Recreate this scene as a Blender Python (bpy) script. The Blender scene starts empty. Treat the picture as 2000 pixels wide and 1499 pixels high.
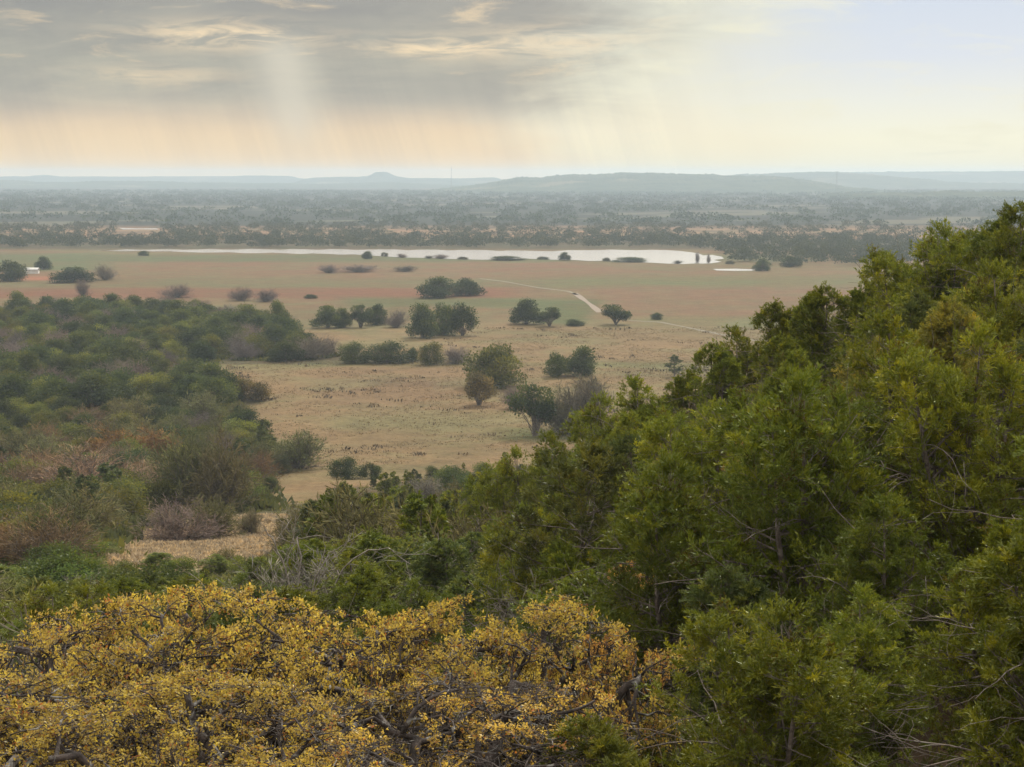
import bpy, math
import numpy as np
sc = bpy.context.scene
col = sc.collection
rad = math.radians
# ------------------------------------------------------------------ camera
F, CX, CY, HOR = 3732.0, 1000.0, 749.5, 342.0       # focal length etc. in pixels of the 2000 px wide photo
PITCH = math.atan((CY - HOR) / F)
cam_d = bpy.data.cameras.new('camera'); cam = bpy.data.objects.new('camera', cam_d); col.objects.link(cam)
cam_d.sensor_width = 36.0; cam_d.lens = 36.0 * F / 2000.0
cam_d.clip_start = 0.1; cam_d.clip_end = 60000.0
cam.location = (0, 0, 0); cam.rotation_euler = (math.pi / 2 - PITCH, 0, 0)
sc.camera = cam
# ------------------------------------------------------------------ render
sc.render.engine = 'CYCLES'
cy = sc.cycles
cy.use_denoising = True
try:
    cy.denoiser = 'OPENIMAGEDENOISE'; cy.denoising_input_passes = 'RGB_ALBEDO_NORMAL'
except Exception: pass
cy.max_bounces = 6; cy.diffuse_bounces = 3; cy.glossy_bounces = 2; cy.transmission_bounces = 3
cy.volume_bounces = 1; cy.sample_clamp_indirect = 4.0
cy.caustics_reflective = False; cy.caustics_refractive = False
vs = sc.view_settings
vs.view_transform = 'Standard'; vs.look = 'None'; vs.exposure = 0.0; vs.gamma = 1.0; vs.use_curve_mapping = False

def s2l(r, g, b, k=1.0):
    f = lambda c: (c / 12.92 if c <= .04045 else ((c + .055) / 1.055) ** 2.4)
    return (f(r / 255) * k, f(g / 255) * k, f(b / 255) * k, 1.0)

class NT:
    """small helper round a node tree"""
    def __init__(s, t): s.t = t; s.n = t.nodes; s.l = t.links
    def new(s, typ, **kw):
        n = s.n.new(typ)
        for k, v in kw.items(): setattr(n, k, v)
        return n
    def put(s, sock, v):
        if hasattr(v, 'is_output'): s.l.new(v, sock)
        elif v is not None:
            try: sock.default_value = v
            except Exception: sock.default_value = tuple(v)[:3]
    def m(s, op, a, b=None, c=None, clamp=False):
        n = s.new('ShaderNodeMath', operation=op, use_clamp=clamp)
        s.put(n.inputs[0], a)
        if b is not None: s.put(n.inputs[1], b)
        if c is not None: s.put(n.inputs[2], c)
        return n.outputs[0]
    def sstep(s, v, a, b, lo=0.0, hi=1.0):
        n = s.new('ShaderNodeMapRange', interpolation_type='SMOOTHSTEP')
        s.put(n.inputs[0], v); n.inputs[1].default_value = a; n.inputs[2].default_value = b
        n.inputs[3].default_value = lo; n.inputs[4].default_value = hi
        return n.outputs[0]
    def mix(s, f, a, b, mode='MIX'):
        n = s.new('ShaderNodeMix', data_type='RGBA', blend_type=mode)
        s.put(n.inputs[0], f); s.put(n.inputs[6], a); s.put(n.inputs[7], b)
        return n.outputs[2]
    def noise(s, vec, scale, detail=4.0, rough=.55, dist=0.0):
        n = s.new('ShaderNodeTexNoise')
        if vec is not None: s.l.new(vec, n.inputs['Vector'])
        n.inputs['Scale'].default_value = scale; n.inputs['Detail'].default_value = detail
        n.inputs['Roughness'].default_value = rough; n.inputs['Distortion'].default_value = dist
        return n.outputs[0]
    def ramp(s, f, stops):
        n = s.new('ShaderNodeValToRGB'); s.put(n.inputs[0], f)
        e = n.color_ramp.elements
        e[0].position, e[0].color = stops[0][0], stops[0][1]
        e[1].position, e[1].color = stops[-1][0], stops[-1][1]
        for p, c in stops[1:-1]:
            q = e.new(p); q.color = c
        return n.outputs[0]
    def xyz(s, x, y, z):
        n = s.new('ShaderNodeCombineXYZ')
        s.put(n.inputs[0], x); s.put(n.inputs[1], y); s.put(n.inputs[2], z)
        return n.outputs[0]

# ------------------------------------------------------------------ sky
SUN_EL, SUN_AZ = rad(40), rad(17)                   # ahead of the camera, to the right
w = bpy.data.worlds.new('World'); sc.world = w; w.use_nodes = True
N = NT(w.node_tree); N.n.clear()
tc = N.new('ShaderNodeTexCoord').outputs['Generated']
sp = N.new('ShaderNodeSeparateXYZ'); N.l.new(tc, sp.inputs[0])
az = N.m('ARCTAN2', sp.outputs[0], sp.outputs[1])
el = N.m('ARCSINE', sp.outputs[2])
P = N.m('MULTIPLY', az, 3.732)                       # -1 .. 1 over the width of the view
Q = N.m('MULTIPLY', el, 3732 / 342.)                 # 0 at the horizon, 1 at the top of the view
nish = N.new('ShaderNodeTexSky', sky_type='NISHITA'); nish.sun_disc = False
nish.sun_elevation = SUN_EL; nish.sun_rotation = SUN_AZ; nish.dust_density = 3.0
n1 = N.m('SUBTRACT', N.noise(N.xyz(N.m('MULTIPLY', P, 1.4), N.m('MULTIPLY', Q, 2.2), 0.3), 1.0, 6, .55), .5)
n2 = N.m('SUBTRACT', N.noise(N.xyz(N.m('MULTIPLY', P, 4.2), N.m('MULTIPLY', Q, 6.5), 4.3), 1.0, 7, .6, .5), .5)
rays = N.m('SUBTRACT', N.noise(N.xyz(N.m('ADD', N.m('MULTIPLY', P, 9.), N.m('MULTIPLY', Q, 1.0)), 0, 7.7), 1.0, 5, .65), .5)
Qr = N.m('MULTIPLY', Q, .5)                          # ramps run to twice the height of the view
left = N.ramp(Qr, [(0, s2l(255, 222, 172)), (.10, s2l(240, 214, 176)), (.17, s2l(228, 205, 176)), (.3, s2l(206, 200, 182)), (.5, s2l(190, 190, 182)), (1, s2l(205, 205, 200))])
right = N.ramp(Qr, [(0, s2l(255, 248, 214)), (.10, s2l(252, 250, 224)), (.2, s2l(236, 240, 232)), (.33, s2l(214, 224, 238)), (.5, s2l(200, 214, 234)), (1, s2l(215, 220, 230))])
base = N.mix(N.sstep(N.m('ADD', P, N.m('MULTIPLY', n1, .5)), .05, .55), left, right)
cream = N.ramp(Qr, [(0, s2l(255, 244, 205)), (.12, s2l(250, 242, 214)), (.25, s2l(234, 234, 214)), (.5, s2l(218, 220, 206)), (1, s2l(215, 215, 205))])
cz = N.m('ADD', P, N.m('MULTIPLY', n1, .6))
base = N.mix(N.m('MULTIPLY', N.sstep(cz, -.1, .2), N.sstep(cz, .75, .25)), base, cream)
# wisps of pale cream cloud over the blue
wisp = N.m('MULTIPLY', N.sstep(n2, .02, .22), .55)
base = N.mix(N.m('MULTIPLY', wisp, N.sstep(P, .1, .3)), base, s2l(240, 238, 212))
bankc = N.ramp(Qr, [(0, s2l(196, 188, 176)), (.2, s2l(177, 176, 167)), (.32, s2l(164, 165, 158)), (.5, s2l(143, 144, 144)), (1, s2l(180, 180, 178))])
bankc = N.mix(N.sstep(n2, -.2, .25), N.mix(1.0, bankc, (.86, .87, .90, 1), 'MULTIPLY'), N.mix(1.0, bankc, (1.1, 1.08, 1.03, 1), 'MULTIPLY'))
n3 = N.noise(N.xyz(N.m('MULTIPLY', P, 4.4), N.m('MULTIPLY', Q, 8.), 1.9), 1.0, 6, .62, .5)
gl = N.m('MULTIPLY', N.sstep(n3, .52, .74), N.m('MULTIPLY', N.sstep(Q, .42, .6), N.sstep(Q, 1.3, .85)))
bankc = N.mix(N.m('MULTIPLY', gl, .75), bankc, s2l(240, 214, 174))
def spot(cp, cq, wp, wq, amp):
    a = N.m('DIVIDE', N.m('SUBTRACT', P, cp), wp); b = N.m('DIVIDE', N.m('SUBTRACT', Q, cq), wq)
    d2 = N.m('ADD', N.m('MULTIPLY', a, a), N.m('MULTIPLY', b, b))
    return N.m('MULTIPLY', N.m('EXPONENT', N.m('MULTIPLY', d2, -1.0)), amp)
n4 = N.noise(N.xyz(N.m('MULTIPLY', P, 8.), N.m('MULTIPLY', Q, 14.), 8.9), 1.0, 6, .6, .6)
brk = N.m('ADD', N.m('ADD', spot(-.55, .77, .17, .075, 1.), spot(-.15, .71, .13, .05, .8)), N.m('ADD', spot(.12, .74, .22, .10, .8), spot(-.68, .55, .14, .05, .5)))
brk = N.m('MULTIPLY', brk, N.sstep(n4, .36, .62))
bankc = N.mix(brk, bankc, s2l(246, 222, 184))
n1s = N.m('MULTIPLY', n1, .22)
bank = N.m('MULTIPLY', N.sstep(N.m('ADD', Q, n1s), .22, .50),
           N.sstep(N.m('ADD', N.m('ADD', P, N.m('MULTIPLY', n2, .45)), N.m('MULTIPLY', n1, .5)), .42, -.06))
skyc = N.mix(bank, base, bankc)
ray_f = N.m('MULTIPLY', N.sstep(Q, 1.1, .5), N.sstep(P, .6, .1))
skyc = N.mix(ray_f, skyc, N.mix(1.0, skyc, N.mix(N.sstep(rays, -.2, .2), (.935, .935, .95, 1), (1.07, 1.06, 1.03, 1)), 'MULTIPLY'))
shaft = N.m('SUBTRACT', P, N.m('ADD', -.40, N.m('MULTIPLY', Q, -.06))); shaft = N.m('DIVIDE', shaft, .055)
shaft = N.m('MULTIPLY', N.m('EXPONENT', N.m('MULTIPLY', N.m('MULTIPLY', shaft, shaft), -1.0)), N.m('MULTIPLY', N.sstep(Q, .05, .35), N.sstep(Q, .85, .65)))
skyc = N.mix(N.m('MULTIPLY', shaft, .62), skyc, s2l(226, 220, 202))
# unseen overcast high above the view, brightness raised to light land and lake
skyc = N.mix(N.sstep(Q, 1.15, 3.2), skyc, N.mix(N.sstep(N.noise(tc, 2.2, 5, .55), .35, .65), s2l(205, 210, 222, 1.75), s2l(240, 232, 214, 2.3)))
skyc = N.mix(1.0, skyc, (10, 10, 10, 1), 'MULTIPLY')
fin = N.mix(.12, skyc, nish.outputs[0])
bg = N.new('ShaderNodeBackground'); N.l.new(fin, bg.inputs[0]); bg.inputs[1].default_value = 0.1
out = N.new('ShaderNodeOutputWorld'); N.l.new(bg.outputs[0], out.inputs[0])
# ------------------------------------------------------------------ sun behind thin cloud
sd = bpy.data.lights.new('sun', 'SUN'); sd.energy = 4.3; sd.angle = rad(4); sd.color = (1.0, .93, .80)
sun = bpy.data.objects.new('sun', sd); col.objects.link(sun)
sun.location = (300, 700, 600)
sun.rotation_euler = (math.pi / 2 - SUN_EL, 0, math.pi - SUN_AZ)

# ================================================================== helpers
def rng_(s): return np.random.default_rng(s)
def sst(a, b, x):
    t = np.clip((np.asarray(x, float) - a) / (b - a), 0, 1); return t * t * (3 - 2 * t)
def wave(x, y, s, k=0):
    """cheap smooth noise, about -1..1, wavelength s"""
    x = np.asarray(x, float) / s * 6.283; y = np.asarray(y, float) / s * 6.283
    return (np.sin(x * 1.0 + 1.3 * np.sin(y * .7 + k) + k * 2.1) * np.cos(y * .9 + 1.1 * np.sin(x * .6 + k * 1.7))
            + .5 * np.sin(x * 2.3 + y * 1.1 + k * 3.3) * np.sin(y * 2.1 - x * .7 + k) + .3 * np.sin(x * 4.1 - y * 3.3 + k)) / 1.5

_ky = np.array([-400, -60, -6, 0, 5, 12, 25, 40, 65, 100, 150, 220, 300, 360, 420, 60000.])
_kz = np.array([1.5, .2, -1.5, -1.7, -2.8, -5.6, -10.8, -13.3, -15.6, -21.5, -30, -40, -47.6, -49.6, -50, -50])
_ty = np.arange(-400, 700, 1.0); _tz = np.interp(_ty, _ky, _kz)
_kern = np.hanning(13); _kern /= _kern.sum()
_tz = np.convolve(np.pad(_tz, 6, mode='edge'), _kern, mode='valid')
def terrain(x, y):
    x = np.asarray(x, float); y = np.asarray(y, float)
    z = np.interp(y, _ty, _tz)
    b = sst(6, 40, y) * (1 - sst(78, 140, y)); xp = np.maximum(x, 0)
    z = z + b * (8 * (1 - np.exp(-np.minimum(xp, 60) / 9)) + .1 * np.minimum(xp, 60))
    z = z + (.25 * wave(x, y, 23, 1) + .12 * wave(x, y, 7, 2)) * sst(12, 40, y) * (1 - sst(420, 560, y))
    return z
def ray(px, py):
    X = (np.asarray(px, float) - CX) / F; Y = (CY - np.asarray(py, float)) / F
    c, s = math.cos(PITCH), math.sin(PITCH)
    return X, c + Y * s, -s + Y * c
def at(px, y, py=None):
    """the x of the ground point seen at column px at distance y (rows bend very little)"""
    X, Yd, Zd = ray(px, py if py is not None else 700)
    return X / Yd * y
_yy = np.concatenate([np.arange(8, 100, .5), np.geomspace(100, 20000, 1500)])
def hit(px, py):
    """where the sight line of a photo pixel meets the ground"""
    X, Yd, Zd = ray(px, py)
    zs = Zd / Yd * _yy; xs = X / Yd * _yy
    below = zs < terrain(xs, _yy)
    i = int(np.argmax(below)) if below.any() else len(_yy) - 1
    return float(xs[i]), float(_yy[i])
def project(x, y, z):
    c, s = math.cos(PITCH), math.sin(PITCH)
    f = y * c - z * s; u = y * s + z * c
    return CX + F * x / f, CY - F * u / f
def inside(px, py, poly):
    px = np.asarray(px, float); py = np.asarray(py, float); r = np.zeros(px.shape, bool); j = len(poly) - 1
    for i in range(len(poly)):
        xi, yi = poly[i]; xj, yj = poly[j]
        c = ((yi > py) != (yj > py)) & (px < (xj - xi) * (py - yi) / (yj - yi + 1e-9) + xi)
        r ^= c; j = i
    return r

def mesh(name, V, faces_n, idx, mat, tint=None, smooth=False, colr=None):
    """V (n,3); faces_n corners per face; idx flat int array"""
    me = bpy.data.meshes.new(name)
    V = np.ascontiguousarray(V, dtype=np.float32); idx = np.ascontiguousarray(idx, dtype=np.int32).ravel()
    nf = len(idx) // faces_n
    me.vertices.add(len(V)); me.vertices.foreach_set('co', V.ravel())
    me.loops.add(len(idx)); me.loops.foreach_set('vertex_index', idx)
    me.polygons.add(nf)
    me.polygons.foreach_set('loop_start', np.arange(0, len(idx), faces_n, dtype=np.int32))
    me.polygons.foreach_set('loop_total', np.full(nf, faces_n, dtype=np.int32))
    if tint is not None:
        a = me.attributes.new('tint', 'FLOAT', 'POINT'); a.data.foreach_set('value', np.ascontiguousarray(tint, dtype=np.float32))
    if colr is not None:
        a = me.color_attributes.new('patch', 'FLOAT_COLOR', 'POINT')
        a.data.foreach_set('color', np.ascontiguousarray(np.c_[colr, np.ones(len(colr))], dtype=np.float32).ravel())
    me.update(calc_edges=True)
    if smooth: me.polygons.foreach_set('use_smooth', np.ones(nf, bool))
    me.materials.append(mat)
    return me
def link(name, me, parent=None):
    o = bpy.data.objects.new(name, me); col.objects.link(o); o.parent = parent; return o
def tag(o, label, cat, group=None):
    o['label'] = label; o['category'] = cat
    if group: o['group'] = group
def grid_faces(nr, nc):
    a = np.arange(nr * nc).reshape(nr, nc)
    return np.stack([a[:-1, :-1], a[:-1, 1:], a[1:, 1:], a[1:, :-1]], -1).reshape(-1, 4)

def unit(v): return v / (np.linalg.norm(v, axis=-1, keepdims=True) + 1e-9)
def leaf_quads(C, D, L, W, rng, roll=None):
    """diamond blades: C base points, D directions, L lengths, W widths"""
    n = len(C); D = unit(D)
    r = unit(rng.normal(size=(n, 3))) if roll is None else roll
    S = unit(np.cross(D, r)); L = np.broadcast_to(L, n)[:, None]; W = np.broadcast_to(W, n)[:, None]
    U = np.cross(S, D)
    V = np.stack([C, C + D * L * .45 + S * W * .5 + U * W * .12, C + D * L, C + D * L * .5 - S * W * .5 + U * W * .12], 1).reshape(-1, 3)
    return V, np.arange(4 * n)
def tubes(batches, sides=5):
    """batches of (P (m,k,3), R (m,k)) -> verts, quads"""
    Vs, Fs, off = [], [], 0
    for Pn, R in batches:
        m, k, _ = Pn.shape
        T = np.empty_like(Pn); T[:, 1:-1] = Pn[:, 2:] - Pn[:, :-2]; T[:, 0] = Pn[:, 1] - Pn[:, 0]; T[:, -1] = Pn[:, -1] - Pn[:, -2]
        T = unit(T); ref = unit(np.cross(T[:, :1], np.array([.31, .87, .11])) + 1e-6)
        A = unit(np.cross(T, np.broadcast_to(ref, T.shape))); B = np.cross(T, A)
        th = np.arange(sides) * 2 * math.pi / sides
        ring = A[:, :, None] * np.cos(th)[None, None, :, None] + B[:, :, None] * np.sin(th)[None, None, :, None]
        V = Pn[:, :, None] + ring * R[:, :, None, None]
        Vs.append(V.reshape(-1, 3))
        a = np.arange(m * k * sides).reshape(m, k, sides) + off; b = np.roll(a, -1, axis=2)
        Fs.append(np.stack([a[:, :-1], b[:, :-1], b[:, 1:], a[:, 1:]], -1).reshape(-1, 4))
        off += m * k * sides
    return np.concatenate(Vs), np.concatenate(Fs)
def grow(Pp, Rp, n, rng, t0=.2, t1=1., length=1., lvar=.3, taper_t=0., ang=(35, 70), k=4, wander=.25, up=.0, rr=.6, tip=.35, minr=.002):
    """n children on every parent polyline"""
    m, kp, _ = Pp.shape
    pi = np.repeat(np.arange(m), n); M = m * n
    t = t0 + (t1 - t0) * (np.tile(np.arange(n), m) + rng.random(M)) / n
    f = t * (kp - 1); i = np.minimum(f.astype(int), kp - 2); fr = (f - i)[:, None]
    a, b = Pp[pi, i], Pp[pi, i + 1]; s = a + (b - a) * fr; tan = unit(b - a)
    r0 = (Rp[pi, i] * (1 - fr[:, 0]) + Rp[pi, i + 1] * fr[:, 0]) * rr
    q = unit(np.cross(tan, unit(rng.normal(size=(M, 3)))))
    A = np.radians(rng.uniform(ang[0], ang[1], M))[:, None]
    d = unit(tan * np.cos(A) + q * np.sin(A))
    L = length * (1 - taper_t * t) * rng.uniform(1 - lvar, 1 + lvar, M)
    if np.ndim(length): pass
    Pc = np.empty((M, k, 3)); Pc[:, 0] = s; cur = s
    for j in range(1, k):
        d = unit(d + rng.normal(size=(M, 3)) * wander + np.array([0, 0, up]))
        cur = cur + d * (L / (k - 1))[:, None]; Pc[:, j] = cur
    Rc = np.maximum(r0[:, None] * np.linspace(1, tip, k)[None], minr)
    return Pc, Rc

# ================================================================== materials
def new_mat(name):
    m = bpy.data.materials.new(name); m.use_nodes = True; T = NT(m.node_tree); T.n.clear()
    o = T.new('ShaderNodeOutputMaterial'); return m, T, o
def leaf_material(name, transl=.35, warm=(1.35, 1.12, .6), spread=(.5, 1.5), sheen=.04, dry=0):
    m, T, o = new_mat(name)
    oi = T.new('ShaderNodeObjectInfo'); at_ = T.new('ShaderNodeAttribute', attribute_name='tint')
    t = at_.outputs['Fac']
    hue = T.mix(T.sstep(t, .35, 1.0), (1, 1, 1, 1), (*warm, 1))
    c = T.mix(1.0, oi.outputs['Color'], hue, 'MULTIPLY')
    if dry: c = T.mix(T.sstep(t, dry, dry * .6), c, T.mix(1.0, c, (1.5, .80, .9, 1), 'MULTIPLY'))
    br = T.m('ADD', T.m('MULTIPLY', t, spread[1] - spread[0]), spread[0])
    br = T.m('MULTIPLY', br, T.m('ADD', T.m('MULTIPLY', oi.outputs['Random'], .35), .82))
    c = T.mix(1.0, c, T.xyz(br, br, br), 'MULTIPLY')
    d = T.new('ShaderNodeBsdfDiffuse'); T.l.new(c, d.inputs[0])
    tr = T.new('ShaderNodeBsdfTranslucent'); T.l.new(T.mix(1.0, c, (1.25, 1.2, .7, 1), 'MULTIPLY'), tr.inputs[0])
    a = T.new('ShaderNodeMixShader'); a.inputs[0].default_value = transl; T.l.new(d.outputs[0], a.inputs[1]); T.l.new(tr.outputs[0], a.inputs[2])
    g = T.new('ShaderNodeBsdfGlossy'); g.inputs['Roughness'].default_value = .45; g.inputs[0].default_value = (.8, .85, .8, 1)
    b = T.new('ShaderNodeMixShader'); b.inputs[0].default_value = sheen; T.l.new(a.outputs[0], b.inputs[1]); T.l.new(g.outputs[0], b.inputs[2])
    T.l.new(b.outputs[0], o.inputs[0]); return m
def bark_material(name, c1, c2, c3=None, scale=6.0):
    m, T, o = new_mat(name)
    tcn = T.new('ShaderNodeTexCoord').outputs['Object']
    c = T.mix(T.sstep(T.noise(tcn, scale, 5, .65), .38, .62), c1, c2)
    if c3: c = T.mix(T.sstep(T.noise(tcn, scale * .45, 4, .6, 1.), .55, .66), c, c3)
    p = T.new('ShaderNodeBsdfPrincipled'); T.l.new(c, p.inputs['Base Color']); p.inputs['Roughness'].default_value = .9
    bp = T.new('ShaderNodeBump'); bp.inputs['Strength'].default_value = .6; bp.inputs['Distance'].default_value = .02
    T.l.new(T.noise(tcn, scale * 5, 4, .6), bp.inputs['Height']); T.l.new(bp.outputs[0], p.inputs['Normal'])
    T.l.new(p.outputs[0], o.inputs[0]); return m
M_leaf = leaf_material('oak_leaves', sheen=.012)
M_jun = leaf_material('juniper_sprays', transl=.22, warm=(1.5, 1.15, .55), spread=(.35, 1.85), sheen=.03, dry=.24)
M_yel = leaf_material('young_oak_leaves', transl=.4, warm=(1.1, 1.2, .7), spread=(.45, 1.5), sheen=.03, dry=.22)
M_twig = leaf_material('bare_twigs', transl=.0, warm=(1.2, 1.1, .9), spread=(.6, 1.4), sheen=.0)
M_bark = bark_material('juniper_bark', (.075, .055, .045, 1), (.17, .135, .11, 1), (.24, .21, .18, 1))
M_obark = bark_material('oak_bark', (.022, .016, .013, 1), (.075, .056, .047, 1), (.24, .23, .21, 1), 7)
M_dead = bark_material('weathered_wood', (.14, .115, .09, 1), (.27, .235, .20, 1))

# ================================================================== ground
def ground_colour(x, y, z):
    """what grows or lies there: dry grass, red grass, green grass, scrub floor, pale soil"""
    px, py = project(x, y, z)
    n = wave(x, y, 160, 1) * .5 + wave(x, y, 47, 2) * .35 + wave(x, y, 17, 3) * .25
    tan_ = np.array([.305, .222, .125]); red = np.array([.245, .128, .078]); green = np.array([.12, .145, .055]); olive = np.array([.19, .165, .082])
    scrub = np.array([.105, .088, .050]); pale = np.array([.46, .34, .22]); wood = np.array([.042, .055, .038]); brown = np.array([.20, .125, .085])
    C = np.broadcast_to(tan_, (len(x), 3)).copy()
    def lay(mask, c):
        nonlocal C
        C = C * (1 - mask[:, None]) + c * mask[:, None]
    band = lambda a, b, s=3.0: sst(a - s, a + s, py) * (1 - sst(b - s, b + s, py))
    lay(sst(.15, .7, n) * .55, olive)
    lay(sst(.2, .8, -n) * .12, red)
    far = 1 - sst(615, 640, py + 6 * n)
    lay(far * .55, olive); lay(far * sst(-.1, .5, n + .2) * .55, red)
    lay(band(512, 543, 4) * .65 * (.6 + .4 * sst(-.3, .4, n)), np.array([.26, .145, .085]))
    lay(band(543, 563, 4) * .6, olive)
    lay(band(563, 583, 3) * (1 - sst(930, 1130, px)) * .85, np.array([.25, .118, .07]))
    lay(band(583, 600, 5) * sst(640, 700, px) * (1 - sst(960, 1100, px)) * .8, green)
    lay(band(585, 636, 8) * sst(980, 1060, px) * (1 - sst(1150, 1190, px + (py - 600))) * .8, green)
    lay(band(600, 640, 6) * (1 - sst(800, 980, px)) * .5, olive)
    lay(band(536, 560, 6) * sst(980, 1150, px) * .4, green * 1.3)
    lay(band(560, 618, 6) * sst(1130, 1240, px) * .6, np.array([.25, .15, .09]))
    lay(band(618, 640, 5) * sst(1200, 1300, px) * .7, np.array([.20, .19, .09]))
    lay(band(640, 668, 8) * sst(880, 1000, px) * .35, olive)
    lay(band(700, 745, 8) * sst(1150, 1250, px) * .55, olive)
    lay(band(708, 716, 5) * sst(360, 480, px) * .5, green * 1.3)
    lay(band(835, 862, 6) * sst(900, 1010, px) * .75, green * 1.2)
    lay(band(815, 880, 12) * sst(620, 700, px) * (1 - sst(900, 1000, px)) * .35, olive)
    lay(band(725, 800, 25) * sst(560, 700, px) * (1 - sst(850, 950, px)) * (.25 + .4 * sst(0, .4, n)), brown * .95)
    lay(band(498, 512, 2.5) * (1 - sst(1500, 1650, px)) * .6, np.array([.11, .15, .065]))
    lay(band(495, 530, 4) * (1 - sst(150, 260, px)) * .8, np.array([.15, .17, .08]))
    lay(band(512, 530, 3) * sst(1150, 1300, px) * .3, green * 1.2)
    lay(band(540, 548, 2) * (1 - sst(20, 100, abs(px - 60))) * .9, np.array([.42, .17, .10]))
    lay(1 - sst(484, 492, py), scrub * 1.2)
    lay(band(440, 468, 3) * sst(-.5, .2, n) * .9, np.array([.42, .26, .17]))
    lay(1 - sst(438, 444, py), wood)
    lay((1 - sst(438, 444, py)) * sst(.38, .55, wave(x, y, 900, 5) + .3 * wave(x, y, 210, 4)) * .5, np.array([.40, .36, .27]))
    lay(band(362, 373, 4) * sst(790, 860, px) * (1 - sst(940, 1010, px)) * sst(-.3, .4, wave(x, y, 260, 3)), np.array([.50, .46, .40]))
    # the wooded and scrubby foot of the hill
    sc_ = inside(px, py, [(-900, 596), (400, 598), (575, 618), (570, 655), (680, 690), (820, 700), (700, 712), (360, 712), (410, 760), (525, 786), (450, 800), (500, 850), (530, 900), (525, 985), (600, 985), (650, 955), (760, 948), (1000, 910), (1500, 900), (3000, 900), (3000, 3000), (-900, 3000)])
    lay(sc_ * .8, scrub); lay(sc_ * sst(.1, .6, n) * .5, olive)
    cl = inside(px, py + 8 * n, [(175, 1112), (260, 1052), (420, 1010), (560, 1008), (565, 1050), (500, 1095), (395, 1118)])
    lay(cl * .95, np.array([.62, .47, .32])); lay(cl * (px > 430) * (py < 1045) * .7, np.array([.24, .23, .10]))
    lay(sst(60, 40, y) * 1.0, np.array([.16, .12, .08]))
    # faint cattle paths and worn patches
    lay(sst(.62, .8, wave(x, y, 9, 4)) * .25 * sst(250, 330, y) * (1 - sst(900, 1200, y)), brown * .8)
    return C * np.array([.51, .49, .44]) * np.where(y > 1800, .7, 1.)[:, None]
rows = np.concatenate([np.linspace(-380, -10, 24), np.arange(-8, 60, .6), np.geomspace(60, 11300, 1000)])
s_ = np.linspace(-1, 1, 381)
GX = (60 + .5 * np.abs(rows))[:, None] * s_[None]; GY = np.broadcast_to(rows[:, None], GX.shape)
gx, gy = GX.ravel(), GY.ravel(); gz = terrain(gx, gy)
def ground_material():
    m, T, o = new_mat('ground')
    pos = T.new('ShaderNodeNewGeometry').outputs['Position']
    vc = T.new('ShaderNodeVertexColor', layer_name='patch').outputs[0]
    a = T.noise(pos, .9, 8, .7); b = T.noise(pos, .12, 6, .65); c = T.noise(pos, .035, 5, .6)
    k = T.m('ADD', T.sstep(a, .25, .75, .74, 1.24), T.sstep(b, .3, .7, -.13, .13))
    x = T.mix(1.0, vc, T.xyz(k, k, k), 'MULTIPLY')
    x = T.mix(T.sstep(c, .42, .62), T.mix(1.0, x, (1.04, .97, .92, 1), 'MULTIPLY'), T.mix(1.0, x, (.93, 1.06, .95, 1), 'MULTIPLY'))
    x = T.mix(T.m('MULTIPLY', T.sstep(T.noise(pos, .5, 6, .75), .56, .7), .45), x, T.mix(1.0, x, (.50, .52, .50, 1), 'MULTIPLY'))
    d = T.new('ShaderNodeBsdfPrincipled'); T.l.new(x, d.inputs['Base Color']); d.inputs['Roughness'].default_value = 1.0
    d.inputs['Specular IOR Level'].default_value = .1
    bp = T.new('ShaderNodeBump'); bp.inputs['Strength'].default_value = .8; bp.inputs['Distance'].default_value = .5
    T.l.new(T.noise(pos, .8, 7, .7), bp.inputs['Height']); T.l.new(bp.outputs[0], d.inputs['Normal'])
    T.l.new(d.outputs[0], o.inputs[0]); return m
M_ground = ground_material()
g = link('ground', mesh('ground', np.c_[gx, gy, gz], 4, grid_faces(len(rows), len(s_)), M_ground, smooth=True, colr=ground_colour(gx, gy, gz)))
g['kind'] = 'structure'
del GX, GY, gx, gy, gz

# ------------------------------------------------------------------ water
def water_material():
    m, T, o = new_mat('water')
    pos = T.new('ShaderNodeNewGeometry').outputs['Position']
    p = T.new('ShaderNodeBsdfPrincipled'); p.inputs['Base Color'].default_value = (.22, .19, .15, 1)
    p.inputs['Roughness'].default_value = .24; p.inputs['IOR'].default_value = 1.45; p.inputs['Specular IOR Level'].default_value = .8
    bp = T.new('ShaderNodeBump'); bp.inputs['Strength'].default_value = .05; bp.inputs['Distance'].default_value = .03
    T.l.new(T.noise(pos, .6, 3, .5), bp.inputs['Height']); T.l.new(bp.outputs[0], p.inputs['Normal'])
    T.l.new(p.outputs[0], o.inputs[0]); return m
M_water = water_material()
def pool(name, pts, lift=.08):
    import bmesh
    bm = bmesh.new(); P3 = []
    for i in range(len(pts)):
        a, b = pts[i], pts[(i + 1) % len(pts)]
        n = max(1, int(abs(b[0] - a[0]) / 25))
        for j in range(n):
            t = j / n; P3.append((a[0] + (b[0] - a[0]) * t, a[1] + (b[1] - a[1]) * t + (.9 * math.sin(a[0] * .7 + j * 2.1) if j else 0)))
    vs_ = []
    for px, py in P3:
        X, Yd, Zd = ray(px, py); t = -50 / Zd
        vs_.append(bm.verts.new((X * t, Yd * t, -50 + lift)))
    bm.faces.new(vs_)
    bmesh.ops.recalc_face_normals(bm, faces=bm.faces)
    if bm.faces[:][0].normal.z < 0: bmesh.ops.reverse_faces(bm, faces=bm.faces[:])
    bmesh.ops.triangulate(bm, faces=bm.faces[:])
    me = bpy.data.meshes.new(name); bm.to_mesh(me); bm.free(); me.materials.append(M_water)
    o = link(name, me); o['kind'] = 'structure'; return o
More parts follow.
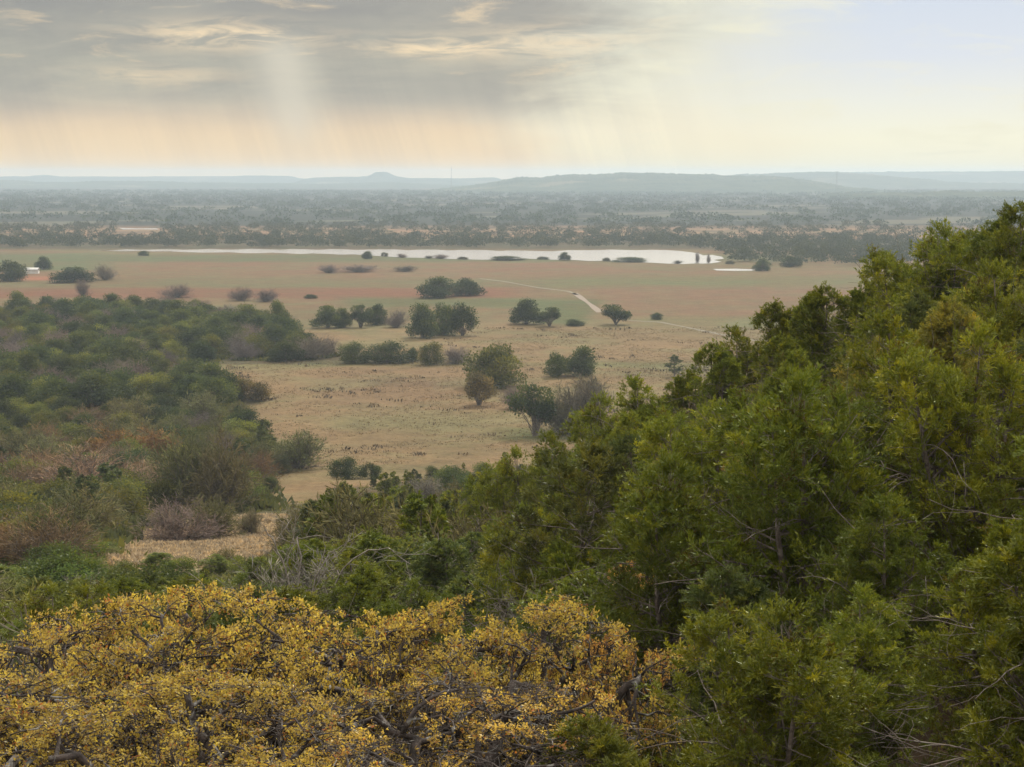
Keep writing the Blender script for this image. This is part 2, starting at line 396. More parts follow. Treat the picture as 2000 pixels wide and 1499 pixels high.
pool('lake', [(168, 489.5), (300, 488), (520, 487.5), (720, 488), (900, 489), (1050, 491), (1170, 489), (1270, 488.5), (1330, 491), (1362, 495), (1374, 499.5), (1392, 498.5), (1410, 502), (1414, 506), (1394, 508.5), (1410, 512), (1385, 515.5),
              (1330, 516.5), (1240, 513.5), (1120, 508.5), (1030, 506), (940, 508), (850, 505), (760, 502), (690, 497.5), (560, 495.5), (420, 494), (300, 491.8)])
pool('pond', [(232, 445.5), (306, 446.5), (310, 449), (240, 449)])
pool('river_water', [(1392, 526), (1440, 525.5), (1478, 527), (1470, 529.5), (1400, 529)])

# ------------------------------------------------------------------ tracks
M_track, T, o_ = new_mat('track_dirt')
pos = T.new('ShaderNodeNewGeometry').outputs['Position']
pr = T.new('ShaderNodeBsdfPrincipled'); pr.inputs['Roughness'].default_value = 1
T.l.new(T.mix(T.noise(pos, .3, 5, .6), (.15, .11, .075, 1), (.21, .165, .12, 1)), pr.inputs['Base Color']); T.l.new(pr.outputs[0], o_.inputs[0])
M_track2, T, o_ = new_mat('grassy_track')
pos = T.new('ShaderNodeNewGeometry').outputs['Position']
pr = T.new('ShaderNodeBsdfPrincipled'); pr.inputs['Roughness'].default_value = 1
T.l.new(T.mix(T.noise(pos, .2, 5, .6), (.13, .11, .065, 1), (.165, .135, .085, 1)), pr.inputs['Base Color']); T.l.new(pr.outputs[0], o_.inputs[0])
def track(pts, wdt, m):
    P2 = [hit(*p) for p in pts]; xs = np.array([p[0] for p in P2]); ys = np.array([p[1] for p in P2])
    t = np.linspace(0, len(pts) - 1, 60); X = np.interp(t, np.arange(len(pts)), xs); Y = np.interp(t, np.arange(len(pts)), ys)
    k = np.hanning(9); k /= k.sum(); X = np.convolve(np.pad(X, 4, mode='edge'), k, 'valid'); Y = np.convolve(np.pad(Y, 4, mode='edge'), k, 'valid')
    d = unit(np.c_[np.gradient(X), np.gradient(Y)]); nn = np.c_[-d[:, 1], d[:, 0]]
    ww = wdt * (1 + .25 * np.sin(t * 3.1))[:, None]
    A = np.c_[X, Y] + nn * ww; B = np.c_[X, Y] - nn * ww
    V = np.stack([A, B], 1).reshape(-1, 2); Z = terrain(V[:, 0], V[:, 1]) + .06
    o = link('dirt_track', mesh('dirt_track', np.c_[V, Z], 4, grid_faces(60, 2), m)); o['kind'] = 'structure'
track([(935, 545), (985, 551), (1050, 563), (1110, 570), (1128, 577)], 1.1, M_track2)
track([(1122, 573), (1140, 586), (1156, 598), (1172, 612)], 1.15, M_track)
track([(1225, 627), (1290, 630), (1360, 645), (1425, 658), (1480, 668)], 1.0, M_track2)

# ------------------------------------------------------------------ far hills
def hill_material(name, c1, c2):
    m, T, o = new_mat(name)
    pos = T.new('ShaderNodeNewGeometry').outputs['Position']
    d = T.new('ShaderNodeBsdfDiffuse')
    c = T.mix(T.sstep(T.noise(pos, .012, 7, .7), .35, .65), c1, c2)
    c = T.mix(T.m('MULTIPLY', T.sstep(T.noise(pos, .0028, 5, .6), .56, .66), .5), c, (.22, .18, .12, 1))
    T.l.new(c, d.inputs[0]); T.l.new(d.outputs[0], o.inputs[0]); return m
M_hill = hill_material('hill_woods', (.035, .05, .03, 1), (.075, .085, .05, 1))
def hills(prof, d0, d1, seed, rough=5.0, ed=(.12, .12)):
    """a ridge with its crest at row y for column x of the outline, lying between distances d0 and d1"""
    px = np.array([p[0] for p in prof], float); py = np.array([p[1] for p in prof], float)
    nc, nr = 420, 34; dm = (d0 + d1) / 2
    U = np.linspace(px[0], px[-1], nc); top = np.interp(U, px, py)
    k = np.hanning(7); k /= k.sum(); top = np.convolve(np.pad(top, 3, mode='edge'), k, 'valid')
    Y = np.linspace(d0, d1, nr); s = np.linspace(0, 1, nr)
    X = ((U - CX) / F)[None] * dm * (1 + .0 * Y[:, None]); YY = np.broadcast_to(Y[:, None], (nr, nc))
    H = -(top - HOR) / F * dm + 50
    prof_ = np.sin(np.clip(s * 1.0, 0, 1) * math.pi) ** .8
    r = rng_(seed).normal(size=(nr, nc)) * rough * .35 + rough * wave(np.broadcast_to(X, (nr, nc)), YY, 420, seed)
    edge = sst(0, ed[0], (U - px[0]) / (px[-1] - px[0])) * sst(0, ed[1], (px[-1] - U) / (px[-1] - px[0]))
    Z = -51.5 + np.maximum(H, 0)[None] * prof_[:, None] * edge[None] * (1 + .12 * wave(X, YY, 900, seed + 1) * (s * (1 - s) * 4 < .85)[:, None]) + r * prof_[:, None] * edge[None]
    o = link('hills', mesh('hills', np.c_[np.broadcast_to(X, (nr, nc)).ravel(), YY.ravel(), Z.ravel()], 4, grid_faces(nr, nc), M_hill)); o['kind'] = 'structure'
hills([(820, 372), (900, 366), (950, 358), (985, 351), (1010, 346), (1050, 348), (1100, 343), (1180, 339.5), (1260, 338), (1330, 341), (1420, 344), (1500, 343), (1560, 352), (1640, 366), (1700, 370)], 5300, 6900, 3, 5, (.05, .05))
hills([(1250, 358), (1350, 350), (1440, 342), (1520, 338), (1600, 336.5), (1680, 340), (1740, 346), (1800, 352), (1880, 358), (2150, 360)], 7200, 9200, 4, 5)
hills([(1500, 346), (1640, 337), (1760, 336), (1880, 335.5), (1990, 334), (2200, 333), (2500, 338)], 9300, 11100, 5, 4)
hills([(560, 349), (640, 346), (700, 345.5), (720, 344), (729, 341), (737, 336), (756, 336), (764, 340.5), (776, 344.5), (800, 347.5), (900, 348.5), (960, 346), (1015, 345)], 8700, 9900, 6, 1.5)
hills([(-500, 346), (-100, 345), (60, 345), (90, 341.5), (110, 345), (300, 345), (400, 344.5), (520, 343), (565, 343.5), (575, 347), (700, 348)], 9800, 11200, 7, 2)
hills([(-400, 351), (-60, 352), (0, 351), (60, 356), (150, 357), (230, 353), (420, 357), (640, 360), (760, 356), (860, 360), (1000, 362)], 7300, 8600, 8, 4)
hills([(1560, 384), (1640, 378), (1760, 377), (1900, 375), (2050, 376), (2300, 372)], 3900, 4700, 9, 4)

# ================================================================== masses of far trees
def crowns(cx, cyy, H, W, nq, qs, seed, mat, name, label_tint=None):
    """many far crowns in one mesh, every one a ragged cloud of leaf clumps"""
    r = rng_(seed); n = len(cx)
    i = np.repeat(np.arange(n), nq)
    d = unit(r.normal(size=(n * nq, 3))); d[:, 2] = np.abs(d[:, 2]) * 1.1 - .25
    rr = r.uniform(.55, 1.05, n * nq)[:, None]
    C = np.c_[cx, cyy, terrain(cx, cyy)][i]
    sc3 = np.c_[W / 2, W / 2, H * .55][i]
    C = C + d * rr * sc3; C[:, 2] += (H * .42)[i]
    V, F_ = leaf_quads(C, d + r.normal(size=d.shape) * .8, qs * r.uniform(.6, 1.4, len(C)), qs * .8, r)
    tint = np.clip(.28 + np.repeat(r.random(n), nq) * .3 + r.random(n * nq) * .14, 0, 1)
    return mesh(name, V, 4, F_, mat, np.repeat(tint, 4))
def scatter(poly, n, seed, jitter_fn=None):
    """n random points of the picture area POLY, even over the ground, as ground points"""
    r = rng_(seed); P_ = []
    xs = [p[0] for p in poly]; ys = [p[1] for p in poly]
    ymin, ymax = min(ys), max(ys)
    X0, Y0, Z0 = ray(1000, ymin); X1, Y1, Z1 = ray(1000, ymax)
    d_far, d_near = -50 / Z0 * Y0, -50 / Z1 * Y1
    while len(P_) < n:
        y = math.sqrt(r.uniform(d_near ** 2, d_far ** 2)); px = r.uniform(min(xs), max(xs))
        x = (px - CX) / F * y * 1.006
        a, b = project(x, y, -50)
        if inside(np.array([a]), np.array([b]), poly)[0] and (jitter_fn is None or jitter_fn(x, y, a, b)): P_.append((x, y))
    return np.array(P_)
r = rng_(11)
pt = scatter([(-300, 356), (2400, 356), (2400, 442), (-300, 442)], 21000, 12, lambda x, y, a, b: wave(x, y, 900, 5) + .3 * wave(x, y, 210, 4) < .45)
sel = pt[:, 1] < 6000; pt = pt[sel]
o = link('woodland', crowns(pt[:, 0], pt[:, 1], r.uniform(4.5, 7, len(pt)), r.uniform(15, 26, len(pt)), 40, 2.8, 13, M_leaf, 'woodland')); o['kind'] = 'stuff'; o.color = (.034, .050, .038, 1)
o['label'] = 'blue-grey woods covering the plain beyond the lake'; o['category'] = 'woodland'
def belt_ok(x, y, a, b):
    if b > 470: return True
    return r.random() < .26 + .45 * wave(x, y, 130, 2) + (.12 if a < 700 else 0)
pt = scatter([(-250, 444), (2300, 444), (2300, 521), (1700, 521), (1440, 516), (1418, 500), (1380, 487), (1280, 484), (1000, 486), (700, 485), (420, 485), (180, 485), (-250, 488)], 3000, 14, belt_ok)
def ok2(p):
    a, b = project(p[0], p[1], -50.)
    return not (225 < a < 318 and b > 444 and b < 468)
pt = np.array([p for p in pt if ok2(p)])
o = link('riverside_woods', crowns(pt[:, 0], pt[:, 1], r.uniform(3.5, 9, len(pt)), r.uniform(5, 11, len(pt)), 90, 1.0, 15, M_leaf, 'riverside_woods')); o['kind'] = 'stuff'; o.color = (.052, .062, .044, 1)
o['label'] = 'dusky belt of trees along the far shore of the lake'; o['category'] = 'woodland'

# ------------------------------------------------------------------ grass and low brush on the ground
def tufts(pts, h, w_, blades, seed, name, mat, color, label, cat):
    r = rng_(seed); n = len(pts); i = np.repeat(np.arange(n), blades)
    C = np.c_[pts, terrain(pts[:, 0], pts[:, 1]) - .02][i]
    C[:, :2] += r.normal(size=(len(C), 2)) * w_ * .5
    D = np.c_[r.normal(size=(len(C), 2)) * .5, np.ones(len(C))]
    hh = h * np.repeat(r.uniform(.5, 1.4, n), blades)
    V, F_ = leaf_quads(C, D, hh, hh * .45, r)
    t = np.clip(np.repeat(r.random(n), blades) * .7 + r.random(len(C)) * .3, 0, 1)
    o = link(name, mesh(name, V, 4, F_, mat, np.repeat(t, 4))); o['kind'] = 'stuff'; o.color = color; o['label'] = label; o['category'] = cat
fld = [(380, 712), (820, 700), (900, 640), (1700, 640), (1400, 900), (1000, 900), (700, 940), (640, 930), (500, 850), (450, 800), (525, 786), (410, 760)]
p1 = scatter(fld, 26000, 21, lambda x, y, a, b: wave(x, y, 60, 2) + .5 * wave(x, y, 17, 5) > -.25)
tufts(p1, .24, .5, 3, 22, 'dry_grass', M_twig, (.215, .16, .095, 1), 'tan tussocky grass of the open field', 'grass')
p1 = scatter(fld, 450, 23, lambda x, y, a, b: wave(x, y, 40, 7) + .6 * wave(x, y, 110, 3) > .5)
tufts(p1, .6, 1.3, 7, 24, 'low_brush', M_twig, (.15, .12, .085, 1), 'low dark brush dotted through the tan field', 'brush')
def near_pts(n, seed, y0, y1, poly):
    r = rng_(seed); out_ = []
    while len(out_) < n:
        y = r.uniform(y0, y1); px = r.uniform(-100, 1300); x = (px - CX) / F * y
        a, b = project(x, y, float(terrain(x, y)))
        if (poly is None or inside(np.array([a]), np.array([b]), poly)[0]) and not (poly is not CLR and inside(np.array([a]), np.array([b]), CLR)[0]): out_.append((x, y))
    return np.array(out_)
CLR = [(160, 1125), (240, 1052), (420, 1010), (560, 1008), (570, 1050), (505, 1095), (400, 1125)]
def hill_pts(n, seed):
    r = rng_(seed); out_ = []
    while len(out_) < n:
        y = math.sqrt(r.uniform(14 ** 2, 90 ** 2)); px = r.uniform(950, 2150); out_.append(((px - CX) / F * y, y))
    return np.array(out_)
tufts(hill_pts(5200, 61), .16, .5, 22, 62, 'hillside_undergrowth', M_leaf, (.12, .12, .045, 1), 'low weeds and litter under the hillside junipers', 'undergrowth')
def wood_pts(n, seed):
    r = rng_(seed); out_ = []
    poly = [(-60, 606), (380, 604), (545, 630), (560, 668), (665, 700), (560, 706), (372, 708), (340, 715), (330, 735), (440, 772), (470, 790), (440, 800), (520, 862), (520, 1000), (420, 1004), (250, 1040), (160, 1118), (-60, 1150)]
    while len(out_) < n:
        y = math.sqrt(r.uniform(120 ** 2, 800 ** 2)); px = r.uniform(-60, 665); x = (px - CX) / F * y
        a, b = project(x, y, float(terrain(x, y)))
        if inside(np.array([a]), np.array([b]), poly)[0]: out_.append((x, y))
    return np.array(out_)
tufts(wood_pts(3000, 29), 1.1, 2.4, 60, 30, 'wood_undergrowth', M_leaf, (.080, .088, .036, 1), 'knee-high to head-high grey-green brush filling the gaps of the wood', 'undergrowth')
clr = [(160, 1125), (240, 1052), (420, 1010), (560, 1008), (570, 1050), (505, 1095), (400, 1125)]
tufts(near_pts(8000, 25, 120, 240, CLR), .40, .3, 8, 26, 'bleached_grass', M_twig, (.50, .40, .27, 1), 'bleached straw-coloured grass in the small clearing', 'grass')
tufts(near_pts(12000, 27, 34, 320, [(-100, 880), (500, 905), (530, 985), (610, 980), (760, 940), (1300, 900), (1300, 1500), (-100, 1500)]), .28, .7, 12, 28, 'undergrowth', M_leaf, (.11, .115, .05, 1), 'mixed green and brown undergrowth between the shrubs', 'undergrowth')

# ================================================================== tree models (each a trunk mesh and a crown mesh, base at 0,0,0)
def lobe_tree(seed, H=8., R=4.5, base=.12, lobes=16, nleaf=6000, leaf=.32, asp=.75, stems=4, twigs=160, mat=None, flat=1.0, ragged=.25, tr=.13, bark=None):
    r = rng_(seed)
    # clumps spread over a dome
    L = []
    for i in range(lobes):
        a = i * 2.399 + r.uniform(-.4, .4); u = (i + .5) / lobes
        rad_ = R * .70 * math.sqrt(u) * r.uniform(.6, 1.2)
        top = H * (.90 - .40 * u * flat) * r.uniform(.68, 1.08)
        L.append((math.cos(a) * rad_, math.sin(a) * rad_, top - H * .13, R * r.uniform(.17, .42)))
        if u > .35: L.append((math.cos(a + .3) * rad_ * 1.03, math.sin(a + .3) * rad_ * 1.03, base * H + (top - base * H) * r.uniform(.15, .5), R * r.uniform(.22, .36)))
    L = np.array(L); nl = len(L)
    wgt = L[:, 3] ** 2; wgt /= wgt.sum()
    i = r.choice(nl, nleaf, p=wgt)
    d = unit(r.normal(size=(nleaf, 3))); rr = r.random(nleaf) ** .45 * (1 + ragged * r.normal(size=nleaf) * .5)
    C = L[i, :3] + d * (rr * L[i, 3])[:, None] * np.array([1.1, 1.1, .82])
    C[:, 2] = np.maximum(C[:, 2], .05 * H * r.random(nleaf))
    D = d + r.normal(size=d.shape) * .7 + np.array([0, 0, .3])
    ls = leaf * r.uniform(.55, 1.35, nleaf)
    V, F_ = leaf_quads(C, D, ls, ls * asp, r)
    tint = np.clip(r.random(nl)[i] * .55 + r.random(nleaf) * .45, 0, 1)
    crown = mesh('crown', V, 4, F_, mat or M_leaf, np.repeat(tint, 4)); CZ = V[:, 2].copy(); CX_ = V[:, 0].copy()
    # stems to the clumps
    k = 6; S = []
    for s in range(stems):
        a = s * 2 * math.pi / stems + r.uniform(-.5, .5); S.append(np.array([math.cos(a), math.sin(a), 0]) * R * .06 * (stems > 1))
    pts = []; rads = []
    for q in range(nl):
        b = S[q % stems]; e = L[q, :3]; m_ = b * .5 + np.array([e[0] * .25, e[1] * .25, e[2] * .45])
        t = np.linspace(0, 1, k)[:, None]; c = (1 - t) ** 2 * b + 2 * t * (1 - t) * m_ + t * t * e
        c[1:-1] += r.normal(size=(k - 2, 3)) * R * .02
        pts.append(c); rads.append(tr * np.linspace(1, .22, k) * (1 if q < stems else .6))
    B = [(np.array(pts), np.array(rads))]
    tw = grow(B[0][0], B[0][1], max(1, twigs // nl), r, .55, 1, R * .36, .3, 0, (25, 80), 3, .2, .05, .5, .3, .012)
    V, F_ = tubes(B + [tw], 4)
    V[:, 2] -= .12
    trunk = mesh('trunk', V, 4, F_, bark or M_bark, smooth=True)
    return trunk, crown, float(np.percentile(CZ, 99.3)), 2 * float(np.percentile(np.abs(CX_), 98.5))
def twig_shrub(seed, H=4., R=2.6, stems=36, n2=10, n3=6, width=.027, few=0):
    """leafless shrub: fountain of stems ending in a haze of fine twigs"""
    r = rng_(seed); k = 6; M_ = stems
    a = r.uniform(0, 6.283, M_); tilt = r.random(M_) ** .5 * 1.12
    e = np.c_[np.cos(a) * tilt * R * .8, np.sin(a) * tilt * R * .8, H * np.sqrt(np.maximum(.04, 1 - .78 * tilt ** 2)) * r.uniform(.5, .95, M_)]
    b = np.c_[np.cos(a), np.sin(a), 0 * a] * R * .12 * tilt[:, None]
    t = np.linspace(0, 1, k)[None, :, None]; m_ = b * 1.2 + e * np.array([.3, .3, .6])
    Pn = (1 - t) ** 2 * b[:, None] + 2 * t * (1 - t) * m_[:, None] + t * t * e[:, None]
    Pn[:, 1:] += r.normal(size=(M_, k - 1, 3)) * R * .02
    Rn = np.broadcast_to(np.linspace(.05, .015, k)[None], (M_, k)).copy()
    A = grow(Pn, Rn, n2, r, .12, 1., R * .42, .3, 0, (20, 70), 4, .16, .06, .7, .4, .010)
    V, F_ = tubes([(Pn, Rn), A], 4)
    V[:, 2] -= .1
    trunk = mesh('stems', V, 4, F_, M_bark, smooth=True)
    Bp, _ = grow(A[0], A[1], n3, r, .2, 1., R * .22, .3, 0, (20, 55), 2, .1, .08)
    s = Bp[:, 0]; d = Bp[:, 1] - s; L_ = np.linalg.norm(d, axis=1)
    # every twig carries side twiglets so that the outline is a fine haze
    s2 = np.concatenate([s, s + d * .4, s + d * .65]); d2 = np.concatenate([d, d * .5 + r.normal(size=d.shape) * .09 * R / 2.6, d * .45 + r.normal(size=d.shape) * .09 * R / 2.6])
    V, F_ = leaf_quads(s2, d2, np.linalg.norm(d2, axis=1), width, r)
    ti = np.tile(np.repeat(r.random(M_), n2 * n3), 3) * .5 + r.random(len(s2)) * .5
    crown = mesh('twigs', V, 4, F_, M_twig, np.repeat(ti, 4))
    return trunk, crown, float(np.percentile(V[:, 2], 99.3)), 2 * float(np.percentile(np.abs(V[:, 0]), 98.5))
def juniper(seed, H=6.5, R=2.5, stems=3, n1=30, n2=9, n3=6, blades=12, bl=.105, bw=.021, low=.1, dead=5, lean=.1):
    r = rng_(seed); k = 9
    P0 = []; R0 = []
    for s in range(stems):
        a = s * 2.4 + r.uniform(0, 1.5); sp_ = 0 if s == 0 else r.uniform(.25, .45) * R
        hh = H * (.93 if s == 0 else r.uniform(.66, .88))
        t = np.linspace(0, 1, k)
        x = np.cos(a) * sp_ * t ** .7 + r.normal(size=k).cumsum() * .035 * t; y = np.sin(a) * sp_ * t ** .7 + r.normal(size=k).cumsum() * .035 * t
        P0.append(np.c_[x + lean * t * r.normal() * R * .3, y, hh * t]); R0.append(np.linspace(.115, .014, k) * H / 6.5)
    P0 = np.array(P0); R0 = np.array(R0)
    m = stems * n1; t = np.tile((np.arange(n1) + .5) / n1, stems)
    prof_ = np.where(t < .35, .75 + .25 * (t / .35), (1 - (t - .35) / .65) ** .62 * .95 + .05)
    # level 1 limbs with a length that follows the outline of the tree
    A = grow(P0, R0, n1, r, low, .99, 1.0, .0, 0, (52, 82), 6, .11, .10, .45, .25, .006)
    ln = (R * (.62 if stems > 1 else .9) * prof_ * r.uniform(.6, 1.15, m))[:, None, None]
    A = (A[0][:, :1] + (A[0] - A[0][:, :1]) * ln, A[1])
    B = grow(A[0], A[1], n2, r, .35, 1., .55 * R / 2.5, .35, .35, (28, 65), 4, .16, .07, .55, .4, .004)
    C = grow(B[0], B[1], n3, r, .45, 1., .24 * R / 2.5, .35, .2, (25, 70), 3, .16, .10, .6, .4, .003)
    D_ = []
    if dead:
        dp = grow(P0, R0, dead, r, .15, .8, R * 1.05, .25, 0, (50, 95), 8, .16, -.02, .35, .25, .006)
        dq = grow(dp[0], dp[1], 5, r, .3, 1., R * .35, .4, 0, (30, 80), 5, .2, 0, .6, .3, .004)
        D_ = [dp, dq]
    V, F_ = tubes([(P0, R0), A] + D_, 5); V2, F2 = tubes([B], 3)
    V = np.concatenate([V, V2]); F_ = np.concatenate([F_, F2 + len(V) - len(V2)])
    V[:, 2] -= np.where(V[:, 2] < .3, .3, 0)
    trunk = mesh('trunk', V, 4, F_, M_bark, smooth=True)
    # feathery sprays along the finest twigs
    T_ = C[0]; m = len(T_); i = np.repeat(np.arange(m), blades); u = r.random(m * blades)
    p = T_[i, 0] * ((1 - u) ** 2)[:, None] + T_[i, 1] * (2 * u * (1 - u))[:, None] + T_[i, 2] * (u ** 2)[:, None]
    tan = unit(T_[i, 2] - T_[i, 0])
    d = tan * .8 + unit(r.normal(size=p.shape)) * .75 + np.array([0, 0, .25])
    ll = bl * r.uniform(.6, 1.3, len(p))
    V, F_ = leaf_quads(p, d, ll, bw * r.uniform(.8, 1.3, len(p)) , r)
    # colour differs from limb to limb and from spray to spray
    lim = r.random(len(A[0])); tint = lim[(i // n3) // n2] * .3 + r.random(len(B[0]))[i // n3] * .45 + r.random(len(p)) * .25
    crown = mesh('crown', V, 4, F_, M_jun, np.repeat(tint, 4))
    return trunk, crown, float(np.percentile(V[:, 2], 99.8)), 2 * float(np.percentile(np.abs(V[:, 0]), 98.5))
def yellow_oak(seed, H=4.6, R=3.1, stems=4, leaf=.045, perc=12, nl4=5, open_=.0):
    r = rng_(seed); k = 8; P0 = []; R0 = []
    for s in range(stems):
        a = s * 6.283 / stems + r.uniform(-.4, .4); sp_ = R * r.uniform(.4, .8); hh = H * r.uniform(.68, .88)
        t = np.linspace(0, 1, k)[:, None]
        e = np.array([math.cos(a) * sp_, math.sin(a) * sp_, hh])
        c = t ** np.array([1.2, 1.2, .8]) * e; c[1:] += r.normal(size=(k - 1, 3)) * .15
        P0.append(c); R0.append(np.linspace(.13, .04, k))
    P0 = np.array(P0); R0 = np.array(R0)
    A = grow(P0, R0, 8, r, .28, 1., R * .50, .35, .25, (50, 95), 6, .36, .0, .68, .4, .012)
    B = grow(A[0], A[1], 7, r, .25, 1., R * .27, .35, .2, (35, 80), 5, .34, .03, .66, .4, .008)
    C = grow(B[0], B[1], 6, r, .2, 1., R * .13, .35, .2, (35, 75), 4, .3, .08, .6, .4, .0045)
    E = grow(C[0], C[1], 4, r, .3, 1., R * .045, .3, 0, (30, 80), 3, .25, .08, .6, .5, .003)
    def press(Pn):                                            # flatten the crown into a low spreading dome
        Pn = Pn.copy(); q = np.minimum(1.3, np.linalg.norm(Pn[..., :2], axis=-1) / R)
        zc = H * (.57 - .16 * q * q); wd = H * .33; z = Pn[..., 2]
        Pn[..., 2] = np.where(z > zc, zc + wd * np.tanh((z - zc) / wd), z); return Pn
    P0 = press(P0); A = (press(A[0]), A[1]); B = (press(B[0]), B[1]); C = (press(C[0]), C[1]); E = (press(E[0]), E[1])
    V, F_ = tubes([(P0, R0), A], 6); V2, F2 = tubes([B, C], 4); V3, F3 = tubes([E], 3)
    F_ = np.concatenate([F_, F2 + len(V), F3 + len(V) + len(V2)]); V = np.concatenate([V, V2, V3])
    V[:, 2] -= np.where(V[:, 2] < .2, .3, 0)
    trunk = mesh('trunk', V, 4, F_, M_obark, smooth=True)
    tips = E[0][:, -1]; tan = unit(E[0][:, -1] - E[0][:, 0])
    keep = (r.random(len(B[0]))[np.arange(len(tips)) // 24] > .26 + open_) & (r.random(len(C[0]))[np.arange(len(tips)) // 4] > .12); tips, tan = tips[keep], tan[keep]
    m = len(tips); i = np.repeat(np.arange(m), perc)
    p = tips[i] + r.normal(size=(m * perc, 3)) * .022 - tan[i] * (r.random(m * perc) * .07)[:, None]
    d = tan[i] * .5 + unit(r.normal(size=p.shape))
    ll = leaf * r.uniform(.5, 1.35, len(p)); V, F_ = leaf_quads(p, d, ll, ll * .48, r)
    tint = r.random(m)[i] * .55 + r.random(len(p)) * .45
    crown = mesh('crown', V, 4, F_, M_yel, np.repeat(tint, 4))
    return trunk, crown, float(np.percentile(V[:, 2], 99.7)), 2 * float(np.percentile(np.abs(V[:, 0]), 98.5))
def dead_shrub(seed, H=3.2):
    r = rng_(seed); k = 12; P0 = []; R0 = []
    for s in range(8):
        a = s * 2.4 + .4; sp_ = r.uniform(.6, 2.6) * H / 3.2; t = np.linspace(0, 1, k)
        z = H * np.sin(t * r.uniform(1.3, 2.5)) * r.uniform(.5, 1)
        c = np.c_[np.cos(a) * sp_ * t ** 1.2, np.sin(a) * sp_ * t ** 1.2, z]; c[1:] += r.normal(size=(k - 1, 3)) * .035
        P0.append(c); R0.append(np.linspace(.024, .008, k))
    P0 = np.array(P0); R0 = np.array(R0)
    A = grow(P0, R0, 5, r, .3, 1., .9, .4, .2, (25, 60), 6, .14, .10, .6, .3, .007)
    B = grow(A[0], A[1], 4, r, .3, 1., .4, .4, .2, (25, 60), 4, .14, .08, .6, .3, .005)
    V, F_ = tubes([(P0, R0), A, B], 4)
    return mesh('branches', V, 4, F_, M_dead, smooth=True), H

OAK = [lobe_tree(s, 8, 5.0, .05, 15, 7500, .33, .8, 5, 200) for s in (101, 102, 103)]
TOAK = [lobe_tree(s, 8, 4.2, .38, 11, 4200, .34, .8, 2, 200, tr=.2) for s in (111, 112)]       # with a clear trunk
SHR = [lobe_tree(s, 4, 2.7, .02, 12, 7500, .15, .75, 6, 160, flat=.9, ragged=.5, tr=.05) for s in (121, 122, 123)]
BARE = [twig_shrub(s) for s in (131, 132, 133)]
LEAFY = []
for s in (141, 142):                                                                          # half-leafed: twigs with a thin green haze
    LEAFY.append(twig_shrub(s, 4, 2.6, 36, 10, 7, .046))
CED = [juniper(s, 4.5, 1.9, 2, 20, 7, 4, 13, .17, .045, .04, 3) for s in (151, 152, 153)]
CEDT = [juniper(155, 5.5, 1.7, 1, 32, 7, 4, 13, .17, .045, .04, 3)]
JUN = [juniper(161, 6.5, 2.7, 3, 32, 8, 6, 17), juniper(162, 6.0, 2.3, 2, 38, 9, 6, 17), juniper(163, 6.2, 2.9, 4, 26, 8, 6, 16), juniper(164, 6.8, 2.1, 1, 58, 9, 6, 17, low=.05)]
YEL = [yellow_oak(171), yellow_oak(172, 4.6, 3.3, 5), yellow_oak(173, 4.2, 2.8, 4, open_=.1), yellow_oak(174, 4.4, 3.3, 4, open_=.38)]

# ================================================================== placing them
PLACED = []                                                  # (root, kind words, look, zone) ; labels are given at the end
_first = set()
def put(model, name, x, y, H, W=None, color=(.06, .08, .03, 1), rot=None, zone='', look='', cat='tree', parts=('trunk', 'crown'), rng=rng_(5), sink=.0, label=None):
    trunk, crown, h0, w0_ = model
    e = bpy.data.objects.new(name, None); col.objects.link(e); e.empty_display_size = .3
    s = H / h0; sx = s if W is None else W
    e.location = (x, y, float(terrain(x, y)) - sink); e.scale = (sx, sx, s)
    e.rotation_euler = (0, 0, rng.uniform(0, 6.283) if rot is None else rot)
    a = link(parts[0], trunk, e); b = link(parts[1], crown, e); b.color = color; a.color = color
    PLACED.append([e, zone, look, cat, label]); return e
def pick(lst, r): return lst[int(r.integers(len(lst)))]
def vary(c, r, s=.16):
    k = r.uniform(1 - s, 1 + s); h = r.uniform(-s, s) * .6
    return (c[0] * k * (1 + h), c[1] * k, c[2] * k * (1 - h), 1)
G_DARK, G_MID, G_OLIVE, G_LIGHT = (.048, .064, .030), (.068, .088, .034), (.092, .100, .030), (.125, .145, .040)
B_PURP, B_BROWN, B_GREY = (.160, .128, .115), (.19, .125, .070), (.165, .145, .115)
J_COL = (.116, .142, .012)
r = rng_(77)
